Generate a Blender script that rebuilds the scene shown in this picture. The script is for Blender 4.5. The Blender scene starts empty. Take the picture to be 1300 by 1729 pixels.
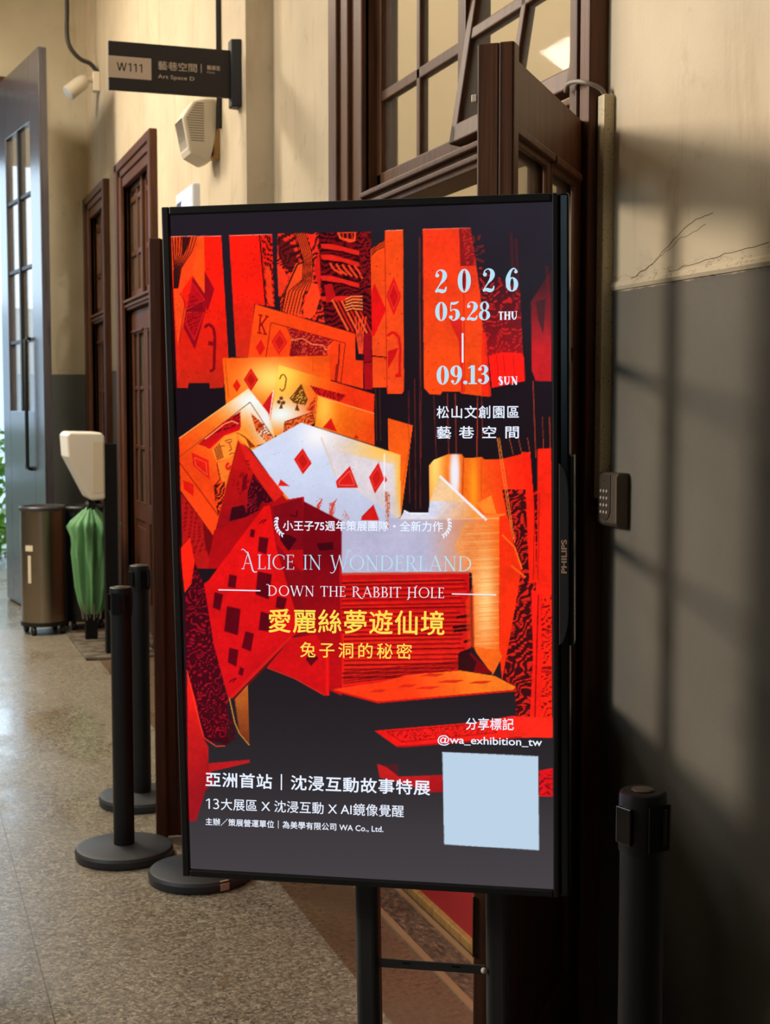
import bpy, bmesh, math, random
import numpy as np
from mathutils import Vector, Matrix, Euler
PI = math.pi; R = math.radians
S = bpy.context.scene; COL = S.collection
# ---------------- camera, world, lights, exposure ----------------
cam_d = bpy.data.cameras.new('camera'); cam = bpy.data.objects.new('camera', cam_d); COL.objects.link(cam); S.camera = cam
cam_d.sensor_fit = 'VERTICAL'; cam_d.sensor_height = 36.0; cam_d.lens = 36.0*2412/1729; cam_d.clip_start = .02; cam_d.clip_end = 200
cam.location = (0, 0, 1.57); cam.rotation_euler = (R(90)-math.atan(179.5/2412), 0, -R(18.94))
cam_d.dof.use_dof = True; cam_d.dof.focus_distance = 2.6; cam_d.dof.aperture_fstop = 11.0
vs = S.view_settings; S.display_settings.display_device = 'sRGB'
vs.view_transform = 'Standard'; vs.look = 'None'; vs.gamma = 1.0; vs.use_curve_mapping = False; vs.exposure = 0.0
S.cycles.max_bounces = 8; S.cycles.diffuse_bounces = 4; S.cycles.glossy_bounces = 4; S.cycles.transparent_max_bounces = 16; S.cycles.use_denoising = True
S.cycles.sample_clamp_indirect = 6.0
w = bpy.data.worlds.new('world'); S.world = w; w.use_nodes = True
bg = w.node_tree.nodes['Background']; bg.inputs[0].default_value = (.62, .82, 1.0, 1); bg.inputs[1].default_value = 3.6
def lamp(name, kind, loc, energy, color, size=1., target=None, size_y=None):
    d = bpy.data.lights.new(name, kind); d.energy = energy; d.color = color
    if kind == 'AREA':
        d.shape = 'RECTANGLE'; d.size = size; d.size_y = size_y or size
    elif kind == 'SUN': d.angle = size
    else: d.shadow_soft_size = size
    o = bpy.data.objects.new(name, d); COL.objects.link(o); o.location = loc
    if target is not None: o.rotation_euler = (Vector(target)-Vector(loc)).to_track_quat('-Z', 'Y').to_euler()
    return o
SUNV = Vector((1.0, -.30, -.33))
lamp('low_sun', 'SUN', (-6, 4, 4), 2.6, (1., .85, .70), R(12), tuple(Vector((-6, 4, 4))+SUNV))
for i, (x, y, e) in enumerate(((-1.35, 6.8, 130), (-1.35, 9.4, 330))):
    lamp('corridor_ceiling_light', 'AREA', (x, y, 4.85), e, (1., .90, .76), .8, (x+1.1, y, 0), 1.6)
lamp('near_ceiling_light', 'AREA', (.1, 4.3, 4.85), 32, (1., .82, .60), .4, (.5, 4.0, 0), 1.2)
for y, e in ((5.0, 74), (9.9, 90)):
    lamp('inner_room_lamp', 'POINT', (2.7, y, 4.2), e, (1., .91, .80), .12)
# ---------------- helpers ----------------
def lin(c): return tuple(((v/255.)/12.92 if v/255. <= .04045 else ((v/255.+.055)/1.055)**2.4) for v in c)
def mat(name, c, rough=.5, metal=0., spec=.5, emit=None, es=1.):
    m = bpy.data.materials.new(name); m.use_nodes = True; b = m.node_tree.nodes['Principled BSDF']
    b.inputs['Base Color'].default_value = (*lin(c), 1); b.inputs['Roughness'].default_value = rough
    b.inputs['Metallic'].default_value = metal; b.inputs['Specular IOR Level'].default_value = spec
    if emit: b.inputs['Emission Color'].default_value = (*lin(emit), 1); b.inputs['Emission Strength'].default_value = es
    return m
class NT:
    def __init__(s, m): s.t = m.node_tree; s.b = s.t.nodes['Principled BSDF']; s.out = s.t.nodes['Material Output']
    def n(s, typ, **kw):
        x = s.t.nodes.new(typ)
        for k, v in kw.items():
            if k.startswith('i_'):
                kk = k[2:]; x.inputs[int(kk) if kk.isdigit() else kk].default_value = v
            else: setattr(x, k, v)
        return x
    def l(s, a, b): s.t.links.new(a, b)
    def pos(s, scale=(1, 1, 1)):
        g = s.n('ShaderNodeNewGeometry'); m = s.n('ShaderNodeMapping'); m.inputs['Scale'].default_value = scale; s.l(g.outputs['Position'], m.inputs['Vector']); return m.outputs[0]
    def noise(s, vec, scale, detail=4., rough=.55):
        x = s.n('ShaderNodeTexNoise'); x.inputs['Scale'].default_value = scale; x.inputs['Detail'].default_value = detail; x.inputs['Roughness'].default_value = rough; s.l(vec, x.inputs['Vector']); return x.outputs['Fac']
    def ramp(s, fac, stops):
        x = s.n('ShaderNodeValToRGB'); cr = x.color_ramp
        while len(cr.elements) < len(stops): cr.elements.new(.5)
        for e, (p, c) in zip(cr.elements, stops): e.position = p; e.color = (*lin(c), 1) if len(c) == 3 else c
        s.l(fac, x.inputs[0]); return x.outputs[0]
    def mix(s, fac, a, b, mode='MIX'):
        x = s.n('ShaderNodeMix', data_type='RGBA', blend_type=mode)
        for sock, v in ((x.inputs['Factor'], fac), (x.inputs[6], a), (x.inputs[7], b)):
            if hasattr(v, 'links'): s.l(v, sock)
            elif isinstance(v, (int, float)): sock.default_value = v
            else: sock.default_value = (*lin(v), 1)
        return x.outputs[2]
    def math(s, op, a, b=None, c=None):
        x = s.n('ShaderNodeMath', operation=op)
        for sock, v in zip(x.inputs, (a, b, c)):
            if v is None: continue
            if hasattr(v, 'links'): s.l(v, sock)
            else: sock.default_value = v
        return x.outputs[0]
    def mr(s, v, a, b, c=0., d=1.):
        x = s.n('ShaderNodeMapRange'); s.l(v, x.inputs[0])
        for k, q in zip((1, 2, 3, 4), (a, b, c, d)): x.inputs[k].default_value = q
        return x.outputs[0]
    def bump(s, h, strength=.3, dist=.01):
        x = s.n('ShaderNodeBump'); x.inputs['Strength'].default_value = strength; x.inputs['Distance'].default_value = dist; s.l(h, x.inputs['Height']); s.l(x.outputs[0], s.b.inputs['Normal'])
M = {}
def wood(name, dark, light, rough=.48, sc=1., spec=.3):
    m = mat(name, light, rough, spec=spec); t = NT(m)
    a = t.noise(t.pos((26*sc, 26*sc, 1.6*sc)), 1.6, 5., .62); b = t.noise(t.pos((70, 70, 3)), 2., 3.)
    c = t.ramp(t.math('ADD', t.math('MULTIPLY', a, .7), t.math('MULTIPLY', b, .3)), [(.3, dark), (.52, light), (.75, tuple(min(255, int(v*1.12)) for v in light))])
    t.l(c, t.b.inputs['Base Color']); t.bump(b, .12, .004); return m
M['wood'] = wood('brown_varnished_wood', (50, 28, 16), (88, 53, 31))
M['wood_red'] = wood('red_brown_wood', (50, 26, 15), (82, 47, 28))
M['wood_dark'] = wood('dark_door_paint', (44, 42, 46), (70, 68, 74), .2, 1., .7)
M['wood_pale'] = wood('pale_wood', (128, 92, 48), (168, 126, 70))
M['black'] = mat('black_powder_coat', (12, 12, 13), .5)
M['black_gloss'] = mat('black_gloss_plastic', (14, 14, 15), .16)
M['black_matte'] = mat('black_matte', (17, 16, 17), .75, spec=.2)
M['grey_metal'] = mat('grey_painted_steel', (62, 62, 64), .45, .2)
M['charcoal'] = mat('charcoal_stand', (44, 45, 48), .5)
M['steel'] = mat('brushed_steel', (170, 158, 142), .3, 1.)
M['white_plastic'] = mat('white_plastic', (222, 216, 204), .4)
M['ivory'] = mat('ivory_plastic', (214, 202, 178), .5)
M['ivory_dark'] = mat('grille_slot', (120, 108, 92), .7)
M['conduit'] = mat('cream_conduit', (196, 182, 146), .55)
t = NT(M['conduit']); t.l(t.mix(t.mr(t.noise(t.pos(), 160., 3.), .58, .7), (198, 184, 148), (120, 108, 84)), t.b.inputs['Base Color'])
M['brass'] = mat('aged_brass', (150, 112, 54), .4, .8)
M['pewter'] = mat('pewter_plastic', (98, 86, 74), .38, .35)
M['button'] = mat('backlit_button', (170, 160, 150), .5)
M['red'] = mat('red_board', (166, 20, 26), .6)
M['green'] = mat('green_umbrella_cloth', (108, 170, 112), .55)
t = NT(M['green']); t.l(t.mix(t.noise(t.pos((20, 20, 2)), 2., 3.), (66, 124, 76), (116, 170, 116)), t.b.inputs['Base Color'])
M['mat'] = mat('stone_base', (92, 84, 72), .5)
t = NT(M['mat']); t.l(t.ramp(t.noise(t.pos(), 14., 5.), [(.35, (58, 52, 44)), (.65, (122, 112, 96))]), t.b.inputs['Base Color'])
M['sign_black'] = mat('sign_black', (30, 25, 26), .55); M['sign_pale'] = mat('sign_pale', (196, 176, 156), .6); M['sign_text'] = mat('sign_text', (190, 172, 152), .6)
M['blue_panel'] = mat('pale_blue_lightbox', (200, 214, 232), .3, emit=(190, 210, 235), es=.55)
M['ground'] = mat('outside_paving', (150, 150, 146), .7); M['leafgreen'] = mat('hedge_leaf', (96, 150, 40), .6)
M['treegreen'] = mat('tree_leaf', (46, 74, 40), .7); M['bark'] = mat('bark', (74, 60, 46), .9)
M['pinkwall'] = mat('outside_banner', (226, 108, 92), .7)
# glass: clear with a fresnel sheen
def glass(name, tint=(1, 1, 1), dirt=.0, sheen=1.):
    m = bpy.data.materials.new(name); m.use_nodes = True; nt = m.node_tree; nt.nodes.clear()
    o = nt.nodes.new('ShaderNodeOutputMaterial'); tr = nt.nodes.new('ShaderNodeBsdfTransparent'); gl = nt.nodes.new('ShaderNodeBsdfGlossy'); mx = nt.nodes.new('ShaderNodeMixShader'); fr = nt.nodes.new('ShaderNodeFresnel')
    tr.inputs[0].default_value = (*tint, 1); gl.inputs['Roughness'].default_value = .03; fr.inputs[0].default_value = 1.5
    ge = nt.nodes.new('ShaderNodeNewGeometry'); mr = nt.nodes.new('ShaderNodeMapRange'); mr.inputs[3].default_value = 1.5; mr.inputs[4].default_value = 1/1.5
    nt.links.new(ge.outputs['Backfacing'], mr.inputs[0]); nt.links.new(mr.outputs[0], fr.inputs[0]); ml = nt.nodes.new('ShaderNodeMath'); ml.operation = 'MULTIPLY'; ml.inputs[1].default_value = sheen; nt.links.new(fr.outputs[0], ml.inputs[0]); nt.links.new(ml.outputs[0], mx.inputs[0]); nt.links.new(tr.outputs[0], mx.inputs[1]); nt.links.new(gl.outputs[0], mx.inputs[2])
    if dirt:
        df = nt.nodes.new('ShaderNodeBsdfDiffuse'); df.inputs[0].default_value = (.6, .55, .45, 1); m2 = nt.nodes.new('ShaderNodeMixShader'); m2.inputs[0].default_value = dirt
        nt.links.new(mx.outputs[0], m2.inputs[1]); nt.links.new(df.outputs[0], m2.inputs[2]); nt.links.new(m2.outputs[0], o.inputs[0])
    else: nt.links.new(mx.outputs[0], o.inputs[0])
    return m
M['glass'] = glass('window_glass', (.97, .97, .95), .07); M['glass_dull'] = glass('old_dull_glass', (.97, .97, .95), .05, .05)
# plaster: cream above, grey dado below 1.836 m, hairline cracks over the dado edge
def plaster(name, cream=(206, 190, 163), grey=(113, 107, 98), dado=1.836):
    m = mat(name, cream, .85, spec=.25); t = NT(m)
    g = t.n('ShaderNodeNewGeometry'); sx = t.n('ShaderNodeSeparateXYZ'); t.l(g.outputs['Position'], sx.inputs[0]); z = sx.outputs[2]
    p = t.pos(); big = t.noise(p, 1.3, 5., .6); fine = t.noise(p, 9., 5., .6); streak = t.noise(t.pos((5, 5, .7)), 1.6, 5., .65)
    c = t.mix(t.mr(big, .35, .7), cream, tuple(int(v*.9) for v in cream))
    c = t.mix(t.mr(streak, .56, .75, 0, .45), c, (150, 128, 92))
    c = t.mix(t.mr(fine, .60, .70, 0, .22), c, (128, 110, 84))
    gr = t.mix(t.mr(big, .3, .7), grey, tuple(int(v*.9) for v in grey))
    edge = t.math('ADD', z, t.math('MULTIPLY', t.math('SUBTRACT', t.noise(p, 22., 4.), .5), .014))
    c = t.mix(t.mr(edge, dado-.002, dado+.002), gr, c)
    crack = t.math('ABSOLUTE', t.math('SUBTRACT', t.noise(t.pos((9, 9, 26)), 1., 6., .7), .5))
    band = t.math('MULTIPLY', t.mr(z, dado+.004, dado+.02), t.mr(z, dado+.05, dado+.03))
    c = t.mix(t.math('MULTIPLY', t.math('MULTIPLY', t.mr(crack, .012, .002), band), .8), c, (92, 74, 52))
    t.l(c, t.b.inputs['Base Color']); t.bump(t.math('ADD', fine, t.math('MULTIPLY', t.mr(edge, dado, dado+.01), 1.2)), .18, .012)
    return m
M['plaster'] = plaster('cream_plaster_grey_dado')
M['plaster_end'] = plaster('end_wall_plaster', (200, 190, 164), (96, 100, 98))
M['plaster_plain'] = mat('inner_wall_paint', (226, 213, 184), .8)
M['ceiling'] = mat('ceiling_paint', (214, 200, 168), .85)
# terrazzo floor: .82 m slabs, chips, worn and wet patches
m = mat('terrazzo_floor', (150, 130, 104), .3, spec=.8); M['floor'] = m; t = NT(m)
g = t.n('ShaderNodeNewGeometry'); sx = t.n('ShaderNodeSeparateXYZ'); t.l(g.outputs['Position'], sx.inputs[0]); px, py = sx.outputs[0], sx.outputs[1]
p = t.pos(); vo = t.n('ShaderNodeTexVoronoi'); vo.inputs['Scale'].default_value = 105.; t.l(p, vo.inputs['Vector']); sp = t.n('ShaderNodeSeparateColor'); t.l(vo.outputs['Color'], sp.inputs[0])
vo2 = t.n('ShaderNodeTexVoronoi'); vo2.inputs['Scale'].default_value = 210.; t.l(p, vo2.inputs['Vector']); sp2 = t.n('ShaderNodeSeparateColor'); t.l(vo2.outputs['Color'], sp2.inputs[0])
chips = t.ramp(t.math('ADD', t.math('MULTIPLY', sp.outputs[0], .6), t.math('MULTIPLY', sp2.outputs[0], .4)), [(.12, (76, 69, 58)), (.4, (118, 109, 93)), (.62, (136, 126, 108)), (.9, (180, 170, 148))])
big = t.noise(p, 1.1, 4.); wear = t.noise(t.pos((1.4, .8, 1)), 2.4, 6., .68)
c = t.mix(t.mr(big, .3, .7, 0, .35), chips, (132, 124, 108)); c = t.mix(t.mr(wear, .60, .68, 0, .55), c, (112, 88, 56))
smooth = t.ramp(t.noise(p, 60., 4.), [(.3, (88, 70, 52)), (.7, (118, 97, 74))])
c = t.mix(t.mr(px, 1.163, 1.166), c, smooth)
def seam(v, off):
    f = t.math('FRACT', t.math('DIVIDE', t.math('ADD', v, off), .82)); return t.math('LESS_THAN', t.math('ABSOLUTE', t.math('SUBTRACT', f, .5)), .0022)
sm = t.math('MULTIPLY', t.math('MAXIMUM', seam(px, -.352+.41+1.64), seam(py, -4.13+.41+8.2)), t.math('LESS_THAN', px, 1.17))
c = t.mix(t.math('MULTIPLY', sm, .75), c, (60, 48, 36)); t.l(c, t.b.inputs['Base Color'])
wet = t.mr(t.noise(t.pos((1.1, .6, 1)), 1.3, 4.), .46, .60)
t.l(t.math('SUBTRACT', .34, t.math('MULTIPLY', wet, .2)), t.b.inputs['Roughness'])
t.bump(t.math('ADD', sp.outputs[0], t.math('MULTIPLY', wear, 3.)), .05, .004)
# ---- mesh helpers
def new(): return bmesh.new()
def box(bm, x0, x1, y0, y1, z0, z1, mtx=None):
    v = [bm.verts.new(Vector(c) if mtx is None else mtx @ Vector(c)) for c in ((x0, y0, z0), (x1, y0, z0), (x1, y1, z0), (x0, y1, z0), (x0, y0, z1), (x1, y0, z1), (x1, y1, z1), (x0, y1, z1))]
    for f in ((3, 2, 1, 0), (4, 5, 6, 7), (0, 1, 5, 4), (1, 2, 6, 5), (2, 3, 7, 6), (3, 0, 4, 7)): bm.faces.new([v[i] for i in f])
def prism(bm, pts, a0, a1, axis='y'):
    """polygon in the two other axes, swept along axis"""
    mk = {'y': lambda p, a: (p[0], a, p[1]), 'x': lambda p, a: (a, p[0], p[1]), 'z': lambda p, a: (p[0], p[1], a)}[axis]
    A = [bm.verts.new(mk(p, a0)) for p in pts]; B = [bm.verts.new(mk(p, a1)) for p in pts]; n = len(pts)
    bm.faces.new(A); bm.faces.new(B[::-1])
    for i in range(n): bm.faces.new((A[i], B[i], B[(i+1) % n], A[(i+1) % n]))
    bmesh.ops.recalc_face_normals(bm, faces=bm.faces[:])
def lathe(bm, prof, seg=40, c=(0, 0), f=None):
    rings = []
    for r, z in prof:
        rings.append([bm.verts.new((c[0]+r*(f(a, z) if f else 1)*math.cos(a), c[1]+r*(f(a, z) if f else 1)*math.sin(a), z)) for a in (2*PI*i/seg for i in range(seg))])
    for A, B in zip(rings, rings[1:]):
        for i in range(seg): bm.faces.new((A[i], A[(i+1) % seg], B[(i+1) % seg], B[i]))
    if prof[0][0] > 1e-5: bm.faces.new(rings[0][::-1])
    if prof[-1][0] > 1e-5: bm.faces.new(rings[-1])
def tube(bm, pts, r, seg=12):
    pts = [Vector(p) for p in pts]; rings = []; N = len(pts)
    for i, p in enumerate(pts):
        d = (pts[min(i+1, N-1)]-pts[max(i-1, 0)]).normalized(); u = d.orthogonal().normalized() if i == 0 else (u-d*u.dot(d)).normalized(); v = d.cross(u)
        rr = r[i] if isinstance(r, (list, tuple)) else r
        rings.append([bm.verts.new(p+(u*math.cos(a)+v*math.sin(a))*rr) for a in (2*PI*k/seg for k in range(seg))])
    for A, B in zip(rings, rings[1:]):
        for k in range(seg): bm.faces.new((A[k], A[(k+1) % seg], B[(k+1) % seg], B[k]))
    bm.faces.new(rings[0][::-1]); bm.faces.new(rings[-1])
def bez(pts, n=8):
    P = [Vector(p) for p in pts]; P = [P[0]*2-P[1]]+P+[P[-1]*2-P[-2]]; out = []
    for i in range(1, len(P)-2):
        a, b, c, d = P[i-1:i+3]
        for k in range(n):
            s = k/n; out.append(.5*((2*b)+(c-a)*s+(2*a-5*b+4*c-d)*s*s+(3*b-a-3*c+d)*s**3))
    return out+[P[-2]]
def obj(name, bm, m, parent=None, smooth=False, bevel=0., seg=2):
    me = bpy.data.meshes.new(name)
    if isinstance(bm, bmesh.types.BMesh):
        bmesh.ops.recalc_face_normals(bm, faces=bm.faces[:]); bm.to_mesh(me); bm.free()
    else: me = bm
    o = bpy.data.objects.new(name, me); COL.objects.link(o)
    me.materials.append(m)
    if parent: o.parent = parent
    if smooth:
        for f in me.polygons: f.use_smooth = True
        if smooth == 2:
            me.set_sharp_from_angle(angle=R(35))
    if bevel:
        b = o.modifiers.new('b', 'BEVEL'); b.width = bevel; b.segments = seg; b.limit_method = 'ANGLE'; b.angle_limit = R(40)
    return o
def tag(o, label, cat, group=None):
    o['label'] = label; o['category'] = cat; o['kind'] = 'thing'
    if group: o['group'] = group
    return o
def thing(name, label, cat, loc=(0, 0, 0), rz=0., group=None):
    o = bpy.data.objects.new(name, None); COL.objects.link(o); o.empty_display_size = .1
    o.location = loc; o.rotation_euler = (0, 0, rz); return tag(o, label, cat, group)
def struct(name, bm, m, **k):
    o = obj(name, bm, m, **k); o['kind'] = 'structure'; return o
def sroot(name, loc=(0, 0, 0)):
    o = bpy.data.objects.new(name, None); COL.objects.link(o); o.location = loc; o['kind'] = 'structure'; return o
# ---- the picture shown on the display: a raster painted with numpy in photo-plane coordinates ----
AX0, AY0, AX1, AY1, AS = 276, 330, 946, 1520, 1.6
def paint_picture():
    W, Hh = int((AX1-AX0)*AS), int((AY1-AY0)*AS)
    im = np.zeros((Hh, W, 3), np.float32)
    YY, XX = np.mgrid[0:Hh, 0:W].astype(np.float32)
    PX = AX0+(XX+.5)/AS; PY = AY0+(YY+.5)/AS
    rng = np.random.default_rng(5)
    def vnoise(scale, seed):
        r = np.random.default_rng(seed)
        gw, gh = int((AX1-AX0)/scale)+3, int((AY1-AY0)/scale)+3
        g = r.random((gh, gw)).astype(np.float32)
        fx = (PX-AX0)/scale; fy = (PY-AY0)/scale
        ix = fx.astype(int); iy = fy.astype(int)
        tx = fx-ix; ty = fy-iy
        tx = tx*tx*(3-2*tx); ty = ty*ty*(3-2*ty)
        return (g[iy, ix]*(1-tx)+g[iy, ix+1]*tx)*(1-ty)+(g[iy+1, ix]*(1-tx)+g[iy+1, ix+1]*tx)*ty
    n40, n12, n5, n2 = vnoise(40, 1), vnoise(12, 2), vnoise(5, 3), vnoise(2.2, 4)
    C = lambda *c: np.array(c, np.float32)/255.
    def mask(pts, soft=0.):
        p = np.array(pts, np.float32)
        x0 = max(int((p[:, 0].min()-AX0-2)*AS), 0); x1 = min(int((p[:, 0].max()-AX0+3)*AS), W)
        y0 = max(int((p[:, 1].min()-AY0-2)*AS), 0); y1 = min(int((p[:, 1].max()-AY0+3)*AS), Hh)
        if x1 <= x0 or y1 <= y0: return None
        acc = np.zeros((y1-y0, x1-x0), np.float32)
        for ox, oy in ((-.25, -.25), (.25, -.25), (-.25, .25), (.25, .25)):
            qx = PX[y0:y1, x0:x1]+ox/AS; qy = PY[y0:y1, x0:x1]+oy/AS
            ins = np.zeros(qx.shape, bool)
            for (ax, ay), (bx, by) in zip(p, np.roll(p, -1, 0)):
                if ay == by: continue
                c = ((ay > qy) != (by > qy)) & (qx < (bx-ax)*(qy-ay)/(by-ay)+ax)
                ins ^= c
            acc += ins
        return (slice(y0, y1), slice(x0, x1)), acc/4.
    def lay(sl, m, col, a=1.):
        m = (m*a)[..., None]
        im[sl] = im[sl]*(1-m)+col*m
    def poly(pts, col, a=1., col2=None, ax=None, spk=.10):
        """flat or two-tone fill; ax=(x0,y0,x1,y1) is the ramp from col to col2"""
        r = mask(pts)
        if r is None: return
        sl, m = r
        c = np.broadcast_to(C(*col), im[sl].shape).copy()
        if col2 is not None:
            x0, y0, x1, y1 = ax; L = (x1-x0)**2+(y1-y0)**2
            t = np.clip(((PX[sl]-x0)*(x1-x0)+(PY[sl]-y0)*(y1-y0))/L, 0, 1)[..., None]
            c = c*(1-t)+C(*col2)*t
        if spk: c = c*(1+spk*(n2[sl]*.5+n5[sl]*.6+n12[sl]*.5+n40[sl]*.8-1.2)[..., None]*1.1)
        lay(sl, m, c, a)
    def line(pts, w, col, a=1.):
        for (x0, y0), (x1, y1) in zip(pts, pts[1:]):
            d = math.hypot(x1-x0, y1-y0) or 1e-6
            nx, ny = -(y1-y0)/d*w/2, (x1-x0)/d*w/2
            poly([(x0+nx, y0+ny), (x1+nx, y1+ny), (x1-nx, y1-ny), (x0-nx, y0-ny)], col, a, spk=0)
    def engrave(pts, dark, freq=.9, ang=0., warp=6., thr=.1, a=.85, seed=9, wscale=14):
        r = mask(pts)
        if r is None: return
        sl, m = r
        w = vnoise(wscale, seed)[sl]-.5; w2 = vnoise(wscale*2.3, seed+50)[sl]-.5
        q = PX[sl]*math.cos(ang)+PY[sl]*math.sin(ang); q2 = PX[sl]*math.cos(ang+1.1)+PY[sl]*math.sin(ang+1.1)
        s = np.sin(q*freq*1.25+(w+w2)*warp*1.15)*.75+np.sin(q2*freq*1.9+(w2-w)*warp*2)*.5
        lay(sl, m*np.clip((s-thr)*3, 0, 1), C(*dark), a)
    def glow(x, y, rx, ry, col, a, clip=None, p=1.):
        g = np.exp(-(((PX-x)/rx)**2+((PY-y)/ry)**2)**p)*a
        if clip is not None:
            sl, m = mask(clip); mm = np.zeros_like(g); mm[sl] = m; g = g*mm
        im[:] = im*(1-g[..., None])+C(*col)*g[..., None]
    def specks(pts, n, col, a=.8, seed=1, s=(.5, 1.3)):
        r = np.random.default_rng(seed); p = np.array(pts)
        for _ in range(n):
            x, y = r.uniform(p[:, 0].min(), p[:, 0].max()), r.uniform(p[:, 1].min(), p[:, 1].max())
            q = r.uniform(*s)
            q2 = mask([(x-q, y), (x, y-q*.8), (x+q, y), (x, y+q*.8)])
            b = mask(pts)
            if q2: lay(q2[0], q2[1]*mfull(pts)[q2[0]], C(*col), a)
    _mf = {}
    def mfull(pts):
        k = id(pts)
        if k not in _mf:
            z = np.zeros((Hh, W), np.float32); sl, m = mask(pts); z[sl] = m; _mf[k] = (z, pts)
        return _mf[k][0]
    def dia(cx, cy, w, h, col=(205, 22, 18), tilt=0., inner=True, a=1., sk=0.):
        P = [(0, -h), (w, 0), (0, h), (-w, 0)]
        f = lambda k: [(cx+k*(x*math.cos(tilt)-y*math.sin(tilt)), cy+k*(x*math.sin(tilt)+y*math.cos(tilt)+sk*x)) for x, y in P]
        poly(f(1), col, a)
        if inner:
            q = f(.68); line(q+q[:1], 1., (245, 90, 70), .55*a)
            poly(f(.58), tuple(c*.9 for c in col), a)
    def cr(o, s): return lambda *pts: [(o[0]+x/s, o[1]+y/s) for x, y in pts]
    d1 = cr((285, 380), 5.763); d2 = cr((440, 380), 4.643); d3 = cr((700, 380), 4.321); d4 = cr((370, 580), 3.714)
    d5 = cr((295, 640), 5.2); d6 = cr((300, 840), 3.843); d7 = cr((540, 740), 3.25); c6 = cr((600, 1120), 3.421)
    RED = (250, 28, 14); ORG = (246, 72, 20); DK = (42, 14, 18); DRED = (150, 14, 18); MAR = (92, 8, 18)
    # --- ground: dark tones with glass reflection and backlight grey painted into the ramp
    ramp = [(330, (36, 29, 38)), (400, (35, 28, 37)), (660, (28, 17, 24)), (900, (27, 17, 22)), (1180, (36, 30, 34)), (1300, (43, 39, 43)), (1400, (60, 55, 59)), (1520, (70, 65, 68))]
    ys = [r[0] for r in ramp]
    for k in range(3): im[..., k] = np.interp(PY, ys, [r[1][k]/255. for r in ramp])
    # --- hanging strips at the top
    A = d1((22, 115), (512, 108), (582, 1290), (530, 1585), (400, 1590), (395, 1540), (195, 1540), (185, 1590), (82, 1585))
    poly(A, RED, 1, (196, 36, 20), (330, 500, 330, 655))
    poly(d1((345, 110), (285, 120), (225, 480), (360, 700), (350, 400)), (250, 78, 20))
    poly(d1((22, 115), (290, 115), (230, 490), (130, 640), (90, 1200), (60, 900)), (248, 66, 22))
    for k in range(9):
        s = k/8.; line(d1((35+s*235, 116), (45+s*180, 260), (52+s*70, 420), (50+s*40, 620)), 1.9-s*.6, DK, .92)
    poly(d1((130, 116), (215, 116), (170, 250), (130, 300)), (52, 14, 18), .9)
    for q in (d1((235, 505), (365, 690), (360, 835), (255, 1215), (145, 1000), (170, 830)), d1((350, 450), (445, 625), (380, 840), (350, 780))):
        poly(q, (150, 10, 24))
    for q in (d1((230, 560), (350, 730), (175, 825)), d1((180, 850), (345, 855), (250, 1120), (165, 960))):
        poly(q, (188, 14, 22)); line(q+q[:1], 1.4, (226, 40, 34), .7)
    engrave(d1((190, 650), (330, 760), (330, 850), (250, 1090), (175, 950)), (110, 6, 22), .8, 1.2, 5, .2, .7, 12, 8)
    poly(d1((60, 660), (130, 680), (165, 850), (90, 1180), (70, 1000)), (250, 70, 24))
    line(d1((110, 660), (160, 760), (100, 1150)), 1.2, (120, 10, 14), .8)
    line(d1((350, 1000), (385, 965), (435, 1000), (450, 1090), (440, 1410), (400, 1425)), 5., (130, 10, 20))
    line(d1((385, 1150), (440, 1160)), 7, (140, 10, 20))
    poly(d1((70, 1170), (100, 1170), (110, 1500), (80, 1580)), (215, 40, 24), .6)
    specks(A, 90, (110, 6, 8), .7, 2)
    B = d1((588, 103), (1008, 95), (1030, 800), (835, 770), (785, 1285), (655, 1285))
    poly(B, RED, 1, (206, 40, 22), (410, 480, 410, 600))
    specks(B, 130, (120, 6, 8), .7, 3)
    line(d1((885, 100), (945, 790)), 2.2, DK)
    engrave(d1((900, 100), (1010, 100), (1030, 800), (950, 790), (925, 400)), DK, .55, 2.3, 7, .05, .85, 13, 9)
    poly(d1((935, 400), (985, 410), (1000, 560), (1020, 790), (960, 760)), (246, 60, 24), .9)
    # engraved middle strips
    D = d2((135, 70), (455, 62), (480, 560), (505, 770), (400, 745), (160, 690), (130, 300))
    poly(D, (238, 44, 24)); engrave(D, DK, .5, .9, 9, -.15, .9, 14, 12)
    S = d2((270, 68), (345, 66), (410, 240), (415, 430), (330, 560), (320, 720), (170, 680), (190, 510), (280, 300), (345, 290), (330, 250))
    poly(S, (244, 70, 26))
    for k in range(7):
        t = k/6.
        line(d2((262+t*85, 66), (300+t*95, 200), (335+t*75, 300), (330+t*72, 430), (225+t*150, 520), (180+t*150, 700)), 1.5, (52, 10, 14), .95)
    line(d2((345, 290), (290, 310), (200, 510), (165, 690)), 2.4, DK)
    poly(d2((340, 720), (330, 640), (400, 450), (455, 470), (470, 560), (430, 700), (390, 740)), (250, 62, 26))
    poly(d2((130, 310), (165, 330), (220, 420), (190, 500), (165, 560), (140, 560)), (246, 54, 28))
    poly(d2((140, 100), (250, 160), (290, 270), (240, 380), (180, 320), (140, 230)), (60, 10, 18), .75)
    poly(d2((370, 70), (440, 80), (400, 200), (380, 120)), (240, 40, 26)); poly(d2((455, 210), (475, 330), (470, 560), (420, 350)), (214, 28, 22))
    E = d2((455, 62), (865, 52), (875, 1080), (810, 1080), (770, 900), (520, 800), (480, 560))
    poly(E, (120, 10, 18)); engrave(E, (28, 8, 14), .55, 1.45, 10, -.1, .9, 15, 13)
    for (y0, y1, sh) in ((150, 215, 55), (235, 300, 60), (400, 445, 60), (560, 570, 0)):
        poly(d2((470, y0), (560, y0), (775, y0+sh), (775, y0+sh+35), (560, y0+45), (480, y0+35)), (226, 34, 24))
        line(d2((480, y0+48), (640, y0+60), (775, y0+sh+48)), 2.2, (26, 8, 12))
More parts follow.
